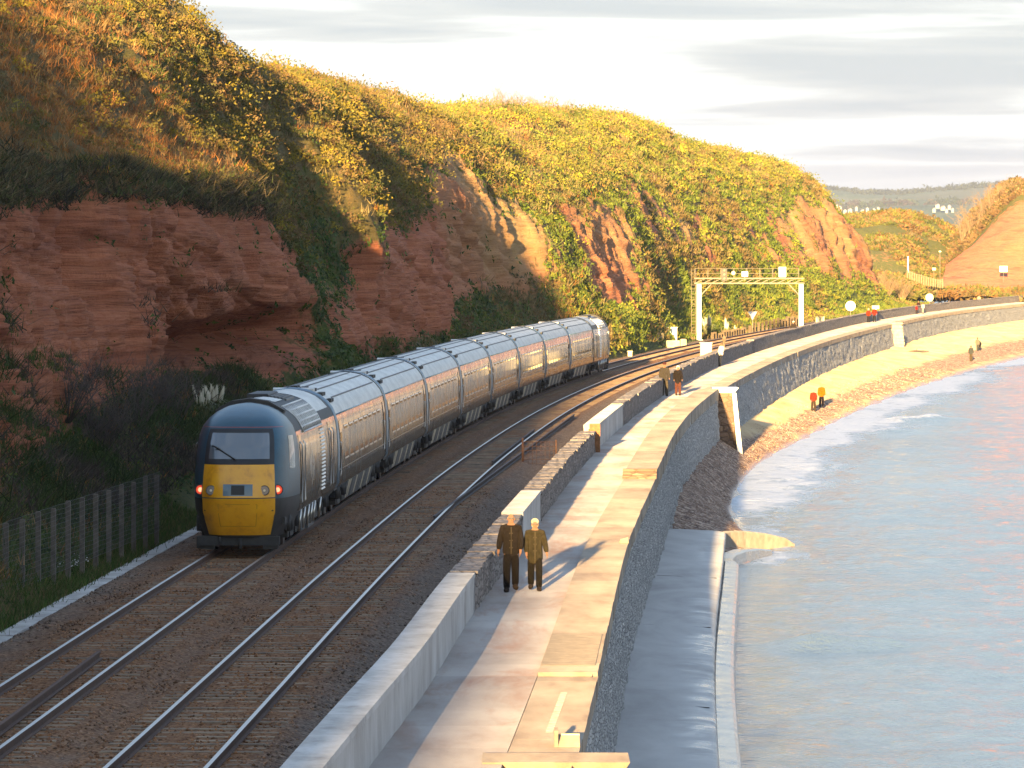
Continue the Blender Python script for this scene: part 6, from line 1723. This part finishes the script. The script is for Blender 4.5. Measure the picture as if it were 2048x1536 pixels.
person("bald man in a dark jacket walking hand in hand on the path", *g1, 0.02, 1.80, (0.014, 0.011, 0.009), (0.010, 0.008, 0.007), (0.2, .18, .16), bald=True, legs=(-.16, .17), arms=((.05, .03), (-.06, .10)), shades=True, fingers=True, zips=True, group="couple walking towards the viewer", lean=.02)
person("woman with silver hair in a long dark coat beside the bald man", *g2, 0.0, 1.64, (0.028, 0.023, 0.013), (0.012, 0.010, 0.007), (0.28, .25, .19), coat_len=.16, legs=(.17, -.15), arms=((-.05, .11), (.08, .03)), shades=True, fingers=True, zips=True, group="couple walking towards the viewer", lean=.02)
g1 = on_path(1329, 792); g2 = on_path(1356, 791)
person("tall walker in grey open coat and dark cap beside the parapet", *g1, 0.1, 1.86, (0.04, 0.034, 0.028), (0.065, 0.052, 0.036), hat=(0.05, 0.02, 0.02), coat_len=.1, legs=(.1, -.05), group="walkers in the middle of the path")
person("shorter walker in a dark coat with pale scarf and bare legs", *g2, 0.05, 1.66, (0.014, 0.011, 0.010), (0.08, 0.03, 0.02), (0.62, .55, .42), coat_len=.12, legs=(.06, -.06), group="walkers in the middle of the path")
q = (float(Px(368))+0.18, 368.0, 0.0)
person("person in a white top leaning against the parapet by the cream box", *q, -0.9, 1.70, (0.45, 0.43, 0.40), (0.02, 0.022, 0.03), (0.10, .07, .05), legs=(.18, .02), lean=-.06, arms=((.18, -.05), (.22, -.05)))
g1 = on_path(1587, 679)
person("lone walker in a dark jacket and pale trousers under the gantry", *g1, 0.1, 1.75, (0.03, 0.024, 0.02), (0.12, 0.11, 0.09), (0.6, .55, .5), legs=(.14, -.12))
g1 = on_path(1737, 645); g2 = on_path(1749, 644)
person("walker in an orange red jacket next to the marker post", *g1, 3.0, 1.70, (0.20, 0.022, 0.008), (0.02, 0.018, 0.02), (0.4, .33, .25), legs=(.12, -.12), group="distant walkers on the path")
person("bulky walker in a red jacket with arms out on the far path", *g2, 3.2, 1.80, (0.24, 0.02, 0.008), (0.015, 0.015, 0.018), (0.6, .52, .42), legs=(.1, -.1), arms=((.05, .12), (.05, .12)), group="distant walkers on the path")
for (x, y, H_, jk, tr2, lab) in ((1833,628,1.25,(0.18,0.015,0.015),(0.03,0.025,0.025),"child in a red top in front of the distant family group"),(1837,626,1.74,(0.03,0.014,0.012),(0.015,0.015,0.02),"adult in a dark maroon top behind the red topped child"),(1846,627,1.5,(0.35,0.32,0.3),(0.2,0.19,0.18),"person dressed in white beside the distant family group"),(1949,611,1.45,(0.2,0.15,0.03),(0.03,0.025,0.02),"small figure in a yellow top far along the path"),(1958,611,1.75,(0.3,0.27,0.2),(0.03,0.025,0.02),"figure in a cream jacket far along the path"),(1971,610,1.75,(0.012,0.011,0.012),(0.03,0.033,0.042),"figure in a black jacket furthest right on the path")):
    g1 = on_path(x, y); person(lab, *g1, random.uniform(-.3, .3), H_, jk, tr2, (0.12, .08, .05), legs=(.12, -.1), group="distant walkers on the path")
# people on the beach: stand them on the sand
def beach_z(x, d):
    e_ = float(Ex(d))+.05; w_ = float(Wx(d)); t = min(max((x-e_)/(w_-e_), 0), 1); return -2.55 + (-4.0+2.55)*t**1.15
def on_beach(x, y):
    z = -3.4
    for _ in range(12):
        g = ground(x, y, z); z = beach_z(g[0], g[1])
    g = ground(x, y, z); return g[0], g[1], z - .02
for (x, y, H_, jk, tr2, hr_, lab, hd_) in ((1643,815,1.78,(0.30,0.085,0.004),(0.012,0.010,0.013),(0.3,.2,.12),"walker in a bright orange jacket on the beach",3.1),(1627,823,1.62,(0.13,0.022,0.010),(0.04,0.028,0.018),(0.4,.25,.18),"smaller walker in a rust red jacket on the beach",3.2),(1942,723,1.78,(0.05,0.053,0.05),(0.07,0.05,0.028),(0.12,.09,.06),"man in a grey top standing at the tide line",2.9),(1955,703,1.7,(0.13,0.12,0.09),(0.05,0.05,0.045),(0.10,.08,.06),"pale topped figure bending on the far beach",2.6),(1960,701,1.2,(0.012,0.012,0.015),(0.015,0.015,0.018),(0.05,.04,.03),"small dark clothed figure on the far beach",3.5)):
    person(lab, *on_beach(x, y), hd_, H_, jk, tr2, hr_, legs=(.14, -.12), arms=((.04, .05), (.03, .05)), group="people on the beach")
# driftwood on the sand
q = on_beach(1835, 704); dw = thing("driftwood", "dark driftwood log lying on the sand below the far wall", "driftwood", q)
MB().tube([(-1.2, 0.4, 0.06), (-0.3, 0.1, 0.13), (0.7, -0.1, 0.12), (1.3, -0.3, 0.1)], [0.05, 0.11, 0.1, 0.05], 7).build("log", M['darktwig'], dw)
MB().tube([(-0.2, 0.1, 0.15), (0.0, 0.3, 0.45)], [0.05, 0.02], 6).build("branch", M['darktwig'], dw)
